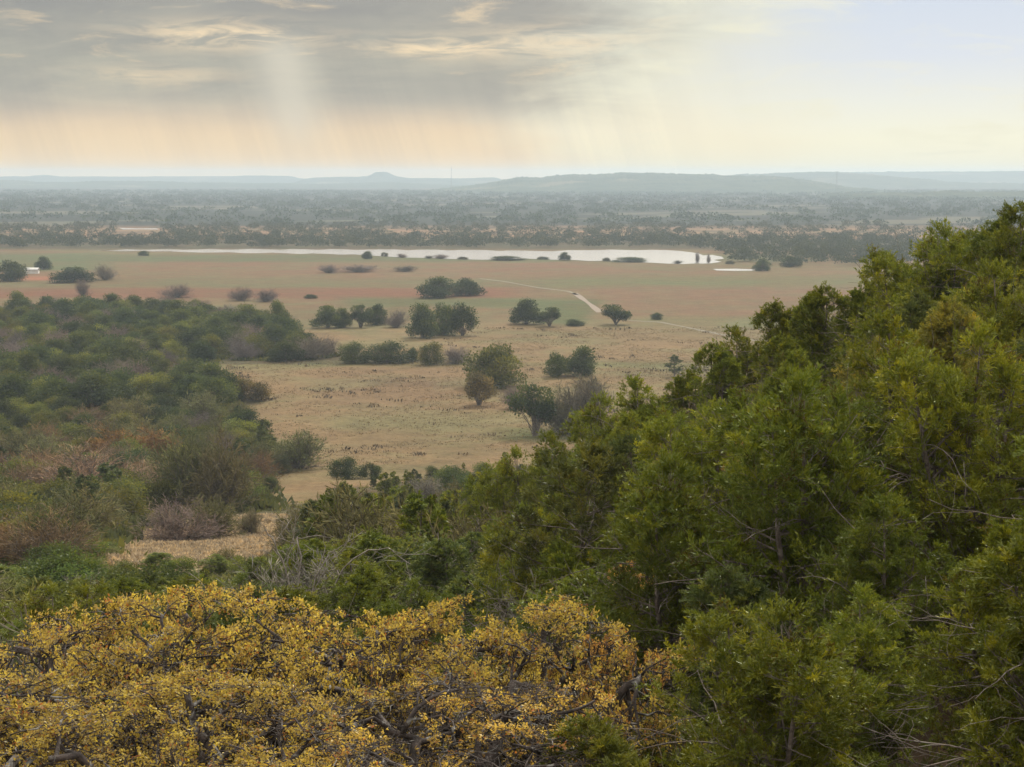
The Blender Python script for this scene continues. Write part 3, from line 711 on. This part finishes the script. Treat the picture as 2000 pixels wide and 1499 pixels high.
# ---- trees one can tell apart in the field, given by foot pixel, width and height in pixels
def field_tree(px, py, wpx, hpx, models, color, name, label, cat='tree', parts=('trunk', 'crown'), w0=None):
    x, y = hit(px, py); k = y / F
    m = pick(models, r); H = hpx * k * 1.02
    W = wpx * k / m[3] * 1.06
    put(m, name, x, y, H, W, vary(color, r, .06), label=label, cat=cat, parts=parts, zone='field')
FT = [
 (853, 582, 74, 38, OAK, G_DARK, 'live_oak', 'dark broad oak, larger of the touching pair highest up the red pasture'),
 (912, 578, 60, 31, OAK, G_DARK, 'live_oak', 'dark oak, smaller of the touching pair highest up the red pasture'),
 (640, 641, 56, 42, OAK, G_MID, 'live_oak', 'rounded dark green oak just beyond the tip of the wood'),
 (672, 640, 40, 36, OAK, G_MID, 'live_oak', 'small oak joining two larger ones beyond the tip of the wood'),
 (705, 640, 42, 42, TOAK, G_DARK, 'live_oak', 'thin-crowned oak, third of the four beyond the tip of the wood'),
 (735, 635, 42, 38, OAK, G_DARK, 'live_oak', 'dark oak farthest from the wood in the row of four'),
 (826, 661, 62, 64, OAK, G_DARK, 'live_oak', 'tallest dark oak of the dense clump in the middle of the field'),
 (868, 655, 56, 58, OAK, G_MID, 'live_oak', 'greener oak between two dark ones in the mid-field clump'),
 (903, 657, 54, 60, TOAK, G_DARK, 'live_oak', 'dark oak with visible trunks at the end of the mid-field clump'),
 (1028, 634, 64, 46, OAK, G_DARK, 'live_oak', 'dark dense oak, taller of the pair beside the green meadow strip'),
 (1073, 638, 50, 36, TOAK, G_DARK, 'live_oak', 'sloping smaller oak leaning off the pair beside the green strip'),
 (1203, 635, 64, 38, TOAK, G_DARK, 'live_oak', 'lone umbrella-shaped oak on a short trunk where the track ends'),
 (965, 757, 108, 78, OAK, G_OLIVE, 'live_oak', 'big round yellow-green oak standing alone on the tan field'),
 (935, 794, 60, 62, TOAK, (.115, .095, .055), 'small_tree', 'small brownish tree on a thin trunk before the round green oak'),
 (1090, 735, 52, 42, OAK, G_MID, 'live_oak', 'low green oak, smaller of the pair above the bare grey trees'),
 (1136, 734, 64, 53, OAK, G_DARK, 'live_oak', 'bushy dark oak, taller of the pair above the bare grey trees'),
 (1045, 852, 92, 98, TOAK, G_DARK, 'live_oak', 'dark green oak standing before the bare grey trees'),
 (543, 652, 46, 60, OAK, G_MID, 'live_oak', 'tall dark oak closing the far corner of the wood'),
 (140, 552, 84, 28, OAK, G_DARK, 'live_oak', 'wide low dark oak next to the pale pond in the far pasture'),
 (22, 550, 52, 38, OAK, G_DARK, 'live_oak', 'dark oak at the picture edge beside the pale pond'),
 (85, 527, 30, 24, OAK, G_DARK, 'live_oak', 'small dark oak behind the pale pond in the far pasture'),
 (1488, 530, 32, 22, OAK, G_DARK, 'live_oak', 'small dark oak at the end of the river sliver'),
 (717, 506, 24, 14, OAK, G_DARK, 'live_oak', 'tiny dark oak on the near lake shore, larger of the shore trees'),
 (1103, 509, 20, 15, OAK, G_DARK, 'live_oak', 'tiny rounded oak standing against the brightest lake water'),
 (281, 500, 20, 9, OAK, G_MID, 'live_oak', 'tiny oak below the thin tapering end of the lake'),
 (1545, 522, 40, 20, OAK, G_DARK, 'live_oak', 'small dark oak before the grey woods past the lake end'),
 (1317, 737, 34, 42, CEDT, G_MID, 'juniper_tree', 'little blue-green juniper alone in the field near the hillside'),
 (690, 710, 60, 38, SHR, G_MID, 'leafy_shrub', 'green shrub leading the hedge row along the far field edge'),
 (758, 709, 84, 38, SHR, G_DARK, 'leafy_shrub', 'broad dark shrub in the hedge row along the far field edge'),
 (806, 707, 20, 26, SHR, G_DARK, 'leafy_shrub', 'narrow little shrub in the gap of the hedge row'),
 (840, 713, 44, 42, SHR, G_OLIVE, 'leafy_shrub', 'upright olive shrub after the gap of the hedge row'),
 (1122, 637, 36, 12, SHR, G_DARK, 'leafy_shrub', 'flat dark bush between the oak pair and the umbrella oak'),
 (1284, 625, 24, 13, SHR, G_DARK, 'leafy_shrub', 'little dark bush on the open field past the umbrella oak'),
 (608, 584, 24, 8, SHR, G_DARK, 'leafy_shrub', 'tiny dark bush on the red grass above the row of four oaks'),
 (490, 782, 72, 40, SHR, (.085, .070, .036), 'leafy_shrub', 'rounded brown-green shrub at the corner jutting into the field'),
 (450, 778, 60, 42, SHR, (.085, .075, .036), 'leafy_shrub', 'brown-green shrub behind the corner jutting into the field'),
 (671, 936, 56, 40, SHR, G_DARK, 'leafy_shrub', 'dark round bush, larger of the pair at the near field edge'),
 (727, 936, 38, 30, SHR, G_DARK, 'leafy_shrub', 'dark round bush, smaller of the pair at the near field edge'),
 (530, 962, 32, 28, SHR, G_DARK, 'leafy_shrub', 'small dark bush by itself below the big half-bare tree'),
 (545, 925, 50, 40, SHR, (.07, .078, .055), 'leafy_shrub', 'grey-green bush beside the big half-bare tree'),
 (1008, 800, 64, 42, BARE, B_PURP, 'bare_shrub', 'purplish bare thicket between the small brown tree and dark oak'),
 (1105, 848, 96, 92, LEAFY, (.15, .14, .09), 'bare_tree', 'bare grey tree, nearer the dark oak of the bare trio'),
 (1150, 850, 96, 108, LEAFY, (.15, .13, .10), 'bare_tree', 'tallest bare grey tree, beside the hillside junipers'),
 (1150, 775, 70, 40, BARE, (.21, .19, .10), 'bare_shrub', 'yellowish half-bare shrub behind the bare grey trees'),
 (890, 711, 56, 34, BARE, B_PURP, 'bare_shrub', 'purple-grey bare shrub ending the hedge row'),
 (606, 702, 100, 44, BARE, B_GREY, 'bare_shrub', 'wide grey bare thicket filling the tip of the wood'),
 (775, 640, 46, 34, BARE, B_PURP, 'bare_shrub', 'small bare purple shrub before the mid-field oak clump'),
 (640, 534, 44, 16, BARE, B_PURP, 'bare_shrub', 'low bare thicket on the red grass below the lake, farther left'),
 (700, 532, 70, 14, BARE, B_PURP, 'bare_shrub', 'long low bare thicket on the red grass below the lake'),
 (790, 531, 50, 12, BARE, B_GREY, 'bare_shrub', 'greyish low bare thicket above the topmost oak pair'),
 (470, 588, 50, 26, BARE, B_PURP, 'bare_shrub', 'bare purple shrub on the red grass behind the wood'),
 (520, 590, 46, 24, BARE, B_PURP, 'bare_shrub', 'bare purple shrub beside the far corner oak of the wood'),
 (345, 582, 60, 26, BARE, B_PURP, 'bare_shrub', 'bare purple shrub peeping over the back of the wood'),
 (205, 548, 44, 30, BARE, B_GREY, 'bare_tree', 'thin bare tree beyond the wide low oak in the far pasture'),
 (162, 578, 30, 32, BARE, B_PURP, 'bare_tree', 'thin bare tree before the wide low oak in the far pasture'),
 (785, 504, 22, 8, BARE, B_PURP, 'bare_shrub', 'tiny drowned bush at the lake edge beside the larger shore oak'),
 (862, 506, 30, 9, BARE, B_PURP, 'bare_shrub', 'tiny drowned bush standing in the narrow middle of the lake'),
 (990, 509, 60, 8, SHR, G_DARK, 'leafy_shrub', 'low dark strip of bush on the near bank in mid-lake'),
 (1230, 512, 60, 9, SHR, G_DARK, 'leafy_shrub', 'low green bush on the near bank of the bright water'),
 (1362, 514, 9, 22, BARE, B_PURP, 'bare_tree', 'thin dead snag in the brightest water, taller one'),
 (1384, 514, 8, 18, BARE, B_PURP, 'bare_tree', 'thin dead snag in the water right at the lake end'),
 (440, 1000, 140, 150, LEAFY, (.15, .13, .065), 'half_bare_tree', 'large round half-bare tree beyond the small clearing'),
 (370, 995, 150, 150, LEAFY, (.12, .125, .055), 'half_bare_tree', 'large greener half-bare tree beyond the small clearing'),
 (180, 985, 200, 110, BARE, (.24, .165, .115), 'bare_shrub', 'pinkish-brown bare mound of brush, widest beyond the clearing'),
 (285, 985, 150, 80, BARE, (.23, .16, .105), 'bare_shrub', 'tawny bare brush below the large half-bare trees'),
 (240, 900, 140, 60, LEAFY, (.20, .115, .04), 'rusty_shrub', 'rust-orange shrub above the pinkish bare mound'),
 (310, 895, 120, 55, LEAFY, (.20, .115, .045), 'rusty_shrub', 'rusty brown shrub behind the large half-bare trees'),
 (585, 915, 110, 70, LEAFY, (.17, .18, .08), 'half_bare_tree', 'pale feathery green shrub fading into the tan field'),
 (350, 1064, 150, 84, BARE, (.19, .15, .135), 'bare_shrub', 'purplish-grey bare shrub standing on the clearing'),
 (415, 1058, 110, 84, LEAFY, (.15, .15, .07), 'half_bare_tree', 'olive half-bare shrub behind the purplish one on the clearing'),
 (490, 1048, 50, 50, LEAFY, (.17, .15, .09), 'half_bare_tree', 'thin pale shrub by the green end of the clearing'),
]
for f in FT:
    cat = {'live_oak': 'tree', 'small_tree': 'tree', 'juniper_tree': 'tree', 'bare_tree': 'tree', 'half_bare_tree': 'tree'}.get(f[6], 'shrub')
    parts = ('stems', 'foliage') if cat == 'shrub' and f[4] is SHR else ('stems', 'twigs') if f[4] in (BARE, LEAFY) else ('trunk', 'crown')
    field_tree(*f[:7], f[7], cat, parts, 3.6 if f[4] is CEDT else None)
FIELD_XY = [(p[0].location.x, p[0].location.y, 0) for p in PLACED]

# ---- woods: picture area, spacing on the ground, heights
def poisson(poly, y0, y1, px0, px1, spacing, seed, tries=9000):
    r = rng_(seed); pts = []
    for _ in range(tries):
        y = math.sqrt(r.uniform(y0 ** 2, y1 ** 2)); px = r.uniform(px0, px1); x = (px - CX) / F * y
        a, b = project(x, y, float(terrain(x, y)))
        if not inside(np.array([a]), np.array([b]), poly)[0]: continue
        s = spacing(y)
        if all((x - q[0]) ** 2 + (y - q[1]) ** 2 > s * s for q in pts): pts.append((x, y))
    return pts
KINDS_WOOD = [(OAK, G_DARK, 'live_oak', 'dark green oak', 'tree', .32), (OAK, G_MID, 'live_oak', 'mid-green oak', 'tree', .26), (SHR, G_OLIVE, 'leafy_shrub', 'olive leafy shrub', 'shrub', .16),
              (SHR, G_LIGHT, 'leafy_shrub', 'bright green shrub', 'shrub', .14), (BARE, B_PURP, 'bare_shrub', 'purple-grey bare shrub', 'shrub', .11), (BARE, B_GREY, 'bare_shrub', 'pale grey bare shrub', 'shrub', .05)]
def mixed(pts, kinds, hrange, zone, seed, cap=None, wide=1.0):
    r = rng_(seed); ps = np.array([k[5] for k in kinds]); ps = ps / ps.sum()
    for x, y in pts:
        if any((x - q[0]) ** 2 + (y - q[1]) ** 2 < (2.0 + .006 * y) ** 2 for q in FIELD_XY): continue
        k = kinds[int(r.choice(len(kinds), p=ps))]; m = pick(k[0], r)
        h = r.uniform(*hrange) * (.72 if y < 175 and hrange[1] > 6 and y > 90 and hrange[0] < 4 else 1) * (.8 if k[2] == 'leafy_shrub' else .9 if k[2] == 'bare_shrub' else 1.0)
        z = float(terrain(x, y)); a, b = project(x, y, z)
        if cap is not None:
            lim = cap(a); top = project(x, y, z + h)[1]
            if top < lim:
                h *= max(.0, (b - lim) / max(1, b - top))
                if h < .9: continue
        nat = h / m[2]; W = nat * r.uniform(.95, 1.3) * wide
        if k[0] is OAK: W = min(W, h * 1.6 / m[3])
        parts = ('stems', 'foliage') if k[0] is SHR else ('stems', 'twigs') if (k[0] is BARE or k[0] is LEAFY) else ('trunk', 'crown')
        put(m, k[2], x, y, h, W, vary(k[1], r, .14), zone=zone, look=k[3], cat=k[4], parts=parts, rng=r)
wood_poly = [(-60, 612), (380, 608), (540, 640), (560, 668), (665, 700), (560, 706), (372, 706), (340, 715), (300, 722), (330, 735), (440, 772), (470, 790), (330, 800), (-60, 800)]
mixed(poisson(wood_poly, 330, 800, -60, 700, lambda y: 4.6 + .0072 * y, 31, 9000), KINDS_WOOD, (5.0, 7.6), 'in the dark wood', 32, wide=1.1)
slope_poly = [(-60, 806), (300, 812), (460, 812), (520, 862), (520, 905), (500, 975), (420, 985), (240, 1020), (150, 1060), (120, 1140), (60, 1150), (-60, 1150)]
KINDS_SLOPE = [(SHR, G_DARK, 'leafy_shrub', 'dark green shrub', 'shrub', .2), (SHR, G_OLIVE, 'leafy_shrub', 'olive leafy shrub', 'shrub', .22), (SHR, G_LIGHT, 'leafy_shrub', 'bright yellow-green shrub', 'shrub', .12),
               (LEAFY, (.14, .135, .06), 'half_bare_shrub', 'thin olive half-bare shrub', 'shrub', .16), (BARE, B_PURP, 'bare_shrub', 'purple-grey bare shrub', 'shrub', .10), (BARE, B_BROWN, 'bare_shrub', 'brown bare shrub', 'shrub', .14), (CED, G_MID, 'juniper_tree', 'small green juniper', 'tree', .1)]
mixed(poisson(slope_poly, 110, 440, -60, 620, lambda y: 2.8 + .010 * y, 33, 8000), KINDS_SLOPE, (3.6, 6.2), 'on the scrubby slope', 34, wide=1.15)
KINDS_JUN = [(CED, J_COL, 'juniper_tree', 'dense olive juniper', 'tree', .42), (CED, (.060, .075, .026), 'juniper_tree', 'dark juniper', 'tree', .30), (SHR, G_MID, 'leafy_shrub', 'rounded green shrub', 'shrub', .16),
             (LEAFY, (.13, .12, .055), 'half_bare_shrub', 'thin brownish shrub', 'shrub', .08), (BARE, B_GREY, 'bare_shrub', 'grey bare shrub', 'shrub', .05)]
mid_poly = [(600, 975), (650, 950), (760, 944), (900, 915), (1010, 910), (1300, 910), (1300, 1260), (200, 1260), (200, 1160), (400, 1150), (530, 1125), (585, 1060)]
capx = [-100, 0, 60, 180, 200, 500, 560, 610, 700, 900, 1000, 1400]; capy = [1010, 1030, 1060, 1100, 1115, 1112, 1075, 968, 930, 905, 880, 870]
cap = lambda a: float(np.interp(a, capx, capy))
mixed(poisson(mid_poly, 56, 330, 150, 1300, lambda y: 3.4 + .0145 * y, 35, 9000), KINDS_JUN, (3.0, 4.8), 'in the thicket below the field', 36, cap, 1.05)
# the slope right behind the yellow oaks
pts = []
rr_ = rng_(37)
for _ in range(1500):
    y = rr_.uniform(36, 74); px = rr_.uniform(-150, 1180); x = (px - CX) / F * y
    if all((x - q[0]) ** 2 + (y - q[1]) ** 2 > 2.9 ** 2 for q in pts): pts.append((x, y))
capx2 = [-100, 0, 180, 250, 420, 520, 600, 800, 1000, 1200]; capy2 = [1120, 1120, 1130, 1125, 1120, 1080, 1050, 1030, 1000, 960]
KINDS_NEAR = [(JUN, J_COL, 'juniper_tree', 'low olive juniper', 'tree', .5), (JUN, (.10, .13, .03), 'juniper_tree', 'low green juniper', 'tree', .34), (LEAFY, (.16, .17, .06), 'half_bare_shrub', 'thin greenish shrub', 'shrub', .10), (BARE, B_GREY, 'bare_shrub', 'grey bare shrub', 'shrub', .05)]
mixed(pts, KINDS_NEAR, (2.8, 4.0), 'just behind the yellow oaks', 38, lambda a: float(np.interp(a, capx2, capy2)) + 5, 1.35)

# ---- shrubs overlapping the lower edge of the clearing
r = rng_(39); LE = ['ragged', 'rounded', 'low spreading', 'small', 'bushy', 'thin']
for i in range(17):
    px = 105 + i * 30 + r.uniform(-9, 9)
    if 185 < px < 420 and i % 2: continue
    y = r.uniform(88, 132); x = (px - CX) / F * y; z = float(terrain(x, y))
    h = max(1.2, -(r.uniform(1108, 1142) - HOR) / F * y - z); q = r.random()
    ms, cc, nm, lk, ct = (JUN, (.12, .145, .03), 'juniper_tree', 'green juniper', 'tree') if q < .45 else (SHR, (.10, .125, .035), 'leafy_shrub', 'green leafy shrub', 'shrub') if q < .8 else (LEAFY, (.17, .16, .07), 'half_bare_shrub', 'thin half-bare shrub', 'shrub')
    m = pick(ms, r)
    put(m, nm, x, y, h, r.uniform(3.2, 4.8) / m[3] * min(1.2, h / 2.4), vary(cc, r), zone='along the lower clearing edge', look=lk, cat=ct, parts=('trunk', 'crown') if ct == 'tree' else ('stems', 'foliage') if ms is SHR else ('stems', 'twigs'), rng=r)

for i in range(26):
    px = -60 + (i % 13) * 22 + r.uniform(-12, 12); y = r.uniform(72, 100) if i < 13 else r.uniform(100, 150); x = (px - CX) / F * y; z = float(terrain(x, y))
    h = float(np.clip(-(r.uniform(1030, 1100) + (50 if px > 150 else 0) + (60 if i < 13 else 0) - HOR) / F * y - z, 1.2, 5)); q = r.random()
    ms, cc, nm, lk, ct = (JUN, (.10, .135, .03), 'juniper_tree', 'bushy green juniper', 'tree') if q < .4 else (SHR, (.085, .12, .04), 'leafy_shrub', 'fresh green leafy shrub', 'shrub') if q < .85 else (LEAFY, (.17, .18, .08), 'half_bare_shrub', 'pale half-bare shrub', 'shrub')
    m = pick(ms, r)
    put(m, nm, x, y, h, r.uniform(3.0, 4.6) / m[3] * min(1.3, h / 2.2), vary(cc, r), zone='left of the small clearing', look=lk, cat=ct, parts=('trunk', 'crown') if ct == 'tree' else ('stems', 'foliage') if ms is SHR else ('stems', 'twigs'), rng=r)

# ---- hillside of near junipers
r = rng_(55)
crest = [(965, 915, 82), (1020, 880, 76), (1085, 848, 70), (1135, 880, 62), (1190, 775, 72), (1250, 738, 68), (1300, 775, 74), (1345, 725, 72), (1392, 672, 68), (1445, 640, 70), (1512, 592, 64),
         (1555, 612, 70), (1610, 560, 62), (1655, 585, 68), (1690, 552, 62), (1745, 500, 60), (1785, 465, 58), (1842, 440, 56), (1895, 452, 60), (1945, 432, 54), (1985, 398, 52), (2060, 420, 54), (2170, 415, 55), (2290, 405, 58), (2420, 400, 54), (2560, 400, 57)]
def jun(px, top, y, zone, models=JUN[:3], color=J_COL, look='olive juniper', wide=1.0, label=None):
    x = (px - CX) / F * y * 1.004; z = float(terrain(x, y))
    zt = -(top - HOR) / F * y * .998; H = zt - z
    if H < 1.2: return
    m = pick(models, r); W = H / m[2] * wide * (1 if H > 3.6 else 1.15)
    put(m, 'juniper_tree', x, y, H, W, vary(color, r, .12), zone=zone, look=look, cat='tree', rng=r, label=label)
for i, (px, top, y) in enumerate(crest): jun(px, top, y, 'on the skyline of the juniper hillside', wide=1.0)
def lone():
    x, y = (1135 - CX) / F * 44, 44.; z = float(terrain(x, y)); H = -(872 - HOR) / F * y - z
    put(TALL, 'juniper_tree', x, y, H, 3.5 / TALL[3], (.066, .075, .016, 1), label='distinct dark juniper with a bare visible trunk, standing behind the yellow oaks', zone='on the juniper hillside', cat='tree')
TALL = juniper(165, 6.4, 2.6, 1, 40, 9, 6, 17, low=.34, dead=7)
lone()
crx = [c[0] for c in crest]; cry = [c[1] for c in crest]
pts = []
for _ in range(4000):
    y = math.sqrt(r.uniform(19 ** 2, 62 ** 2)); px = r.uniform(1000 + 260 * (y < 40) + 160 * (y < 24), 2120); x = (px - CX) / F * y
    if all((x - q[0]) ** 2 + (y - q[1]) ** 2 > (1.9 + .010 * y) ** 2 for q in pts): pts.append((x, y, px))
for x, y, px in pts:
    lim = float(np.interp(px, crx, cry)) + 60 + 2.2 * (60 - y)
    z = float(terrain(x, y)); H = r.uniform(3.4, 5.6) if y > 28 else r.uniform(2.4, 3.6)
    top = project(x, y, z + H)[1]; top = max(top, lim)
    q = r.random()
    if q < .80 or y < 34 and q > .87: jun(px, top, y, 'on the juniper hillside', color=J_COL if q < .55 else (.080, .100, .024), look='olive juniper' if q < .55 else 'darker juniper', wide=1.05)
    elif q < .87: jun(px, top + 40, y, 'on the juniper hillside', color=(.15, .155, .03), look='yellow-green young juniper')
    elif q < .93: put(pick(BARE, r), 'bare_shrub', x, y, 3.0, .7, vary(B_GREY, r), zone='on the juniper hillside', look='grey bare shrub', cat='shrub', parts=('stems', 'twigs'), rng=r)
    else: put(pick(YEL, r), 'scrub_oak', x, y, 3.2, .62, vary((.36, .21, .065), r), zone='on the juniper hillside', look='orange-leaved scrub oak', cat='tree', rng=r)

# more of the same hillside beyond the edge of the picture
r = rng_(56); pts2 = []
for _ in range(1500):
    y = math.sqrt(r.uniform(14 ** 2, 60 ** 2)); px = r.uniform(2130, 3000); x = (px - CX) / F * y
    if all((x - q[0]) ** 2 + (y - q[1]) ** 2 > 3.0 ** 2 for q in pts2) and len(pts2) < 38: pts2.append((x, y, px))
for x, y, px in pts2:
    jun(px, max(420, project(x, y, float(terrain(x, y)) + r.uniform(3.0, 5.0))[1]), y, 'at the outer edge of the hillside', look='olive juniper', wide=1.1)

# ---- little bushes standing in and along the near edge of the lake
r = rng_(91)
for px in (752, 838, 905, 1062, 1185, 1325, 1425):
    py = float(np.interp(px, [690, 760, 850, 940, 1030, 1120, 1240, 1330, 1430], [499, 502.5, 505.5, 508.5, 507, 508, 512, 515, 517])) + r.uniform(-1, 1)
    x, y = hit(px, py); m = pick([SHR[0], SHR[1], BARE[0]], r)
    put(m, 'shore_bush', x, y, r.uniform(1.3, 2.8), r.uniform(3, 7) / m[3], vary((.07, .075, .05), r), zone='along the near lake shore', look='tiny dark bush', cat='shrub', parts=('stems', 'foliage'), rng=r)

# ---- yellow oaks in front
Y_COL = (.41, .29, .078)
def yel(px, top, y, mi, wide, rot, label, c=Y_COL, k=1.0):
    x = (px - CX) / F * y * 1.012; z = float(terrain(x, y)); H = -(top + 34 - HOR) / F * y * .985 - z
    put(YEL[mi], 'scrub_oak', x, y, H, wide, (*c, 1), rot=rot, label=label, zone='front', cat='tree')
yel(-40, 1240, 23.5, 0, .92, .4, 'yellow-leaved scrub oak cut by the picture edge at far left')
yel(345, 1150, 25.5, 1, .98, 2.0, 'tallest yellow-leaved scrub oak, rising to a rounded peak')
yel(700, 1195, 24.5, 2, .98, 3.3, 'yellow scrub oak with dark forked limbs in the bottom middle')
yel(1035, 1198, 24.0, 0, .90, 4.4, 'yellow scrub oak touching the hillside junipers')
yel(130, 1350, 19.0, 2, .95, 1.2, 'low yellow scrub oak filling the lower left corner')
yel(500, 1370, 18.0, 0, .85, 5.2, 'low yellow scrub oak below the peaked one')
yel(900, 1370, 18.5, 3, .85, .9, 'low half-bare scrub oak with pale grey branches at the bottom', (.50, .33, .09))
yel(1290, 1080, 36, 2, .6, 2.2, 'orange-tinged scrub oak half hidden among the hillside junipers', (.42, .24, .08))
yel(1185, 1240, 27, 2, .42, .2, 'small orange scrub oak squeezed between yellow oaks and junipers', (.42, .24, .08))
jun(1150, 1430, 17.5, 'front', color=(.11, .13, .02), look='young', label='small bright green juniper poking up below the yellow oaks')

# ---- dead branches
def dead(px, top, y, H, seed, label, rot=0.):
    x = (px - CX) / F * y; z = -(top - HOR) / F * y - H
    me, h = dead_shrub(seed, H); o = link('dead_branches', me); zt = float(terrain(x, y))
    o.location = (x, y, zt); o.scale = (1.3, 1.3, max(.5, (-(top - HOR) / F * y - zt) / H)); o.rotation_euler = (0, 0, rot)
    tag(o, label, 'dead shrub')
dead(735, 1075, 60, 3.2, 201, 'tangle of arching pale dead branches behind the yellow oaks', .5)
dead(580, 1040, 54, 3.4, 202, 'long dead branches sweeping out over the thicket', 1.9)
dead(1033, 1120, 46, 2.4, 203, 'short upright dead stems under the first big juniper', 1.9)
#dead(40, 1215, 33, 1.6, 204, 'small dead shrub poking above the yellow leaves near the edge', .3)

# ---- masts
def mast(px, top, y, w_, label):
    x = (px - CX) / F * y; H = -(top - HOR) / F * y + 50; B = []
    for s in range(3):
        a = s * 2.094; B.append([(x + math.cos(a) * w_, y + math.sin(a) * w_, -50), (x + math.cos(a) * w_ * .8, y + math.sin(a) * w_ * .8, -50 + H)])
    B = np.array(B); Rr = np.full((3, 2), .30 if px > 1000 else .14)
    nb = 18; zz = np.linspace(0, H, nb + 1); br = []
    for i in range(nb):
        for s in range(3):
            a, b = s * 2.094, (s + 1) * 2.094
            br.append([(x + math.cos(a) * w_ * .9, y + math.sin(a) * w_ * .9, -50 + zz[i]), (x + math.cos(b) * w_ * .9, y + math.sin(b) * w_ * .9, -50 + zz[i + 1])])
    br = np.array(br); V, F_ = tubes([(B, Rr), (br, np.full((len(br), 2), .15))], 4)
    o = link('radio_mast', mesh('radio_mast', V, 4, F_, M_steel)); tag(o, label, 'mast')
M_steel = bark_material('galvanised_steel', (.16, .16, .17, 1), (.24, .24, .25, 1), None, .2)
mast(882, 326, 5400, .9, 'thin radio mast standing up over the horizon near the butte')
mast(1631, 335, 4800, .9, 'thin tall radio mast before the pale distant hills')

# ---- small pale building of the far pasture
def shed():
    x, y = hit(62, 535); e = bpy.data.objects.new('shed', None); col.objects.link(e); e.location = (x, y, -50)
    tag(e, 'tiny white-roofed shed among dark oaks in the far pasture', 'shed')
    Lx, Ly, h, rh = 3.4, 2.2, 1.9, 1.0
    V = np.array([(sx * Lx, sy * Ly, z) for z in (0, h) for sx, sy in ((-1, -1), (1, -1), (1, 1), (-1, 1))], float)
    Fq = [(0, 1, 5, 4), (1, 2, 6, 5), (2, 3, 7, 6), (3, 0, 4, 7)]
    Mw = bark_material('shed_wall', (.5, .46, .40, 1), (.6, .56, .5, 1), None, 1.)
    Mr = bark_material('shed_roof', (.50, .48, .45, 1), (.56, .55, .52, 1), None, 1.)
    link('wall', mesh('wall', V, 4, Fq, Mw), e)
    o_ = .35
    V = np.array([(-Lx - o_, -Ly - o_, h), (Lx + o_, -Ly - o_, h), (Lx + o_, 0, h + rh), (-Lx - o_, 0, h + rh), (Lx + o_, Ly + o_, h), (-Lx - o_, Ly + o_, h)], float)
    V = np.concatenate([V, V + [0, 0, .12]])
    Fq = [(0, 1, 2, 3), (3, 2, 4, 5), (6, 9, 8, 7), (9, 11, 10, 8), (0, 6, 7, 1), (5, 4, 10, 11), (0, 3, 9, 6), (3, 5, 11, 9), (1, 7, 8, 2), (2, 8, 10, 4)]
    link('roof', mesh('roof', V, 4, Fq, Mr), e)
shed()

# ================================================================== labels for the woods, by zone, row and order
ORD = ['first', 'second', 'third', 'fourth', 'fifth', 'sixth', 'seventh', 'eighth', 'ninth', 'tenth', 'eleventh', 'twelfth', 'thirteenth', 'fourteenth', 'fifteenth', 'sixteenth', 'seventeenth', 'eighteenth', 'nineteenth', 'twentieth']
GROUPS = {'field': 'trees and shrubs scattered over the field', 'front': 'yellow scrub oaks in front'}
zones = {}
for p in PLACED:
    e, zone, look, cat, label = p
    if label: tag(e, label, cat, GROUPS.get(zone)); continue
    zones.setdefault((zone, look), []).append(p)
for (zone, look), lst in zones.items():
    info = []
    for p in lst:
        l = p[0].location; a, b = project(l.x, l.y, l.z); info.append((b, a, p))
    info.sort(key=lambda t: t[0]); per = 7; nrow = max(1, math.ceil(len(info) / per))
    for rI in range(nrow):
        row = sorted(info[rI * per:(rI + 1) * per], key=lambda t: t[1])
        rn = 'back row' if rI == 0 else ORD[rI] + ' row back'
        for j, (_, _, p) in enumerate(row):
            s = f"{look} {zone}, {rn}, {ORD[j]} from left"
            tag(p[0], s, p[3], look + 's ' + zone)

# ================================================================== haze
hz = bpy.data.meshes.new('haze')
x0, x1, y0, y1, z0, z1 = -6400, 6400, -460, 11500, -56, 32
hz.from_pydata([(x, y, z) for z in (z0, z1) for x, y in ((x0, y0), (x1, y0), (x1, y1), (x0, y1))], [], [(3, 2, 1, 0), (4, 5, 6, 7), (0, 1, 5, 4), (1, 2, 6, 5), (2, 3, 7, 6), (3, 0, 4, 7)])
ho = link('haze', hz); ho['kind'] = 'stuff'; ho['label'] = 'pale blue-grey haze over the whole plain'; ho['category'] = 'haze'
mh, T, o_ = new_mat('haze_air'); pv = T.new('ShaderNodeVolumePrincipled')
pv.inputs['Color'].default_value = (.60, .715, .83, 1); pv.inputs['Density'].default_value = .00013; pv.inputs['Anisotropy'].default_value = .25
T.l.new(pv.outputs[0], o_.inputs['Volume']); hz.materials.append(mh)
print('TREES', len(PLACED), {k: len(v) for k, v in zones.items()})
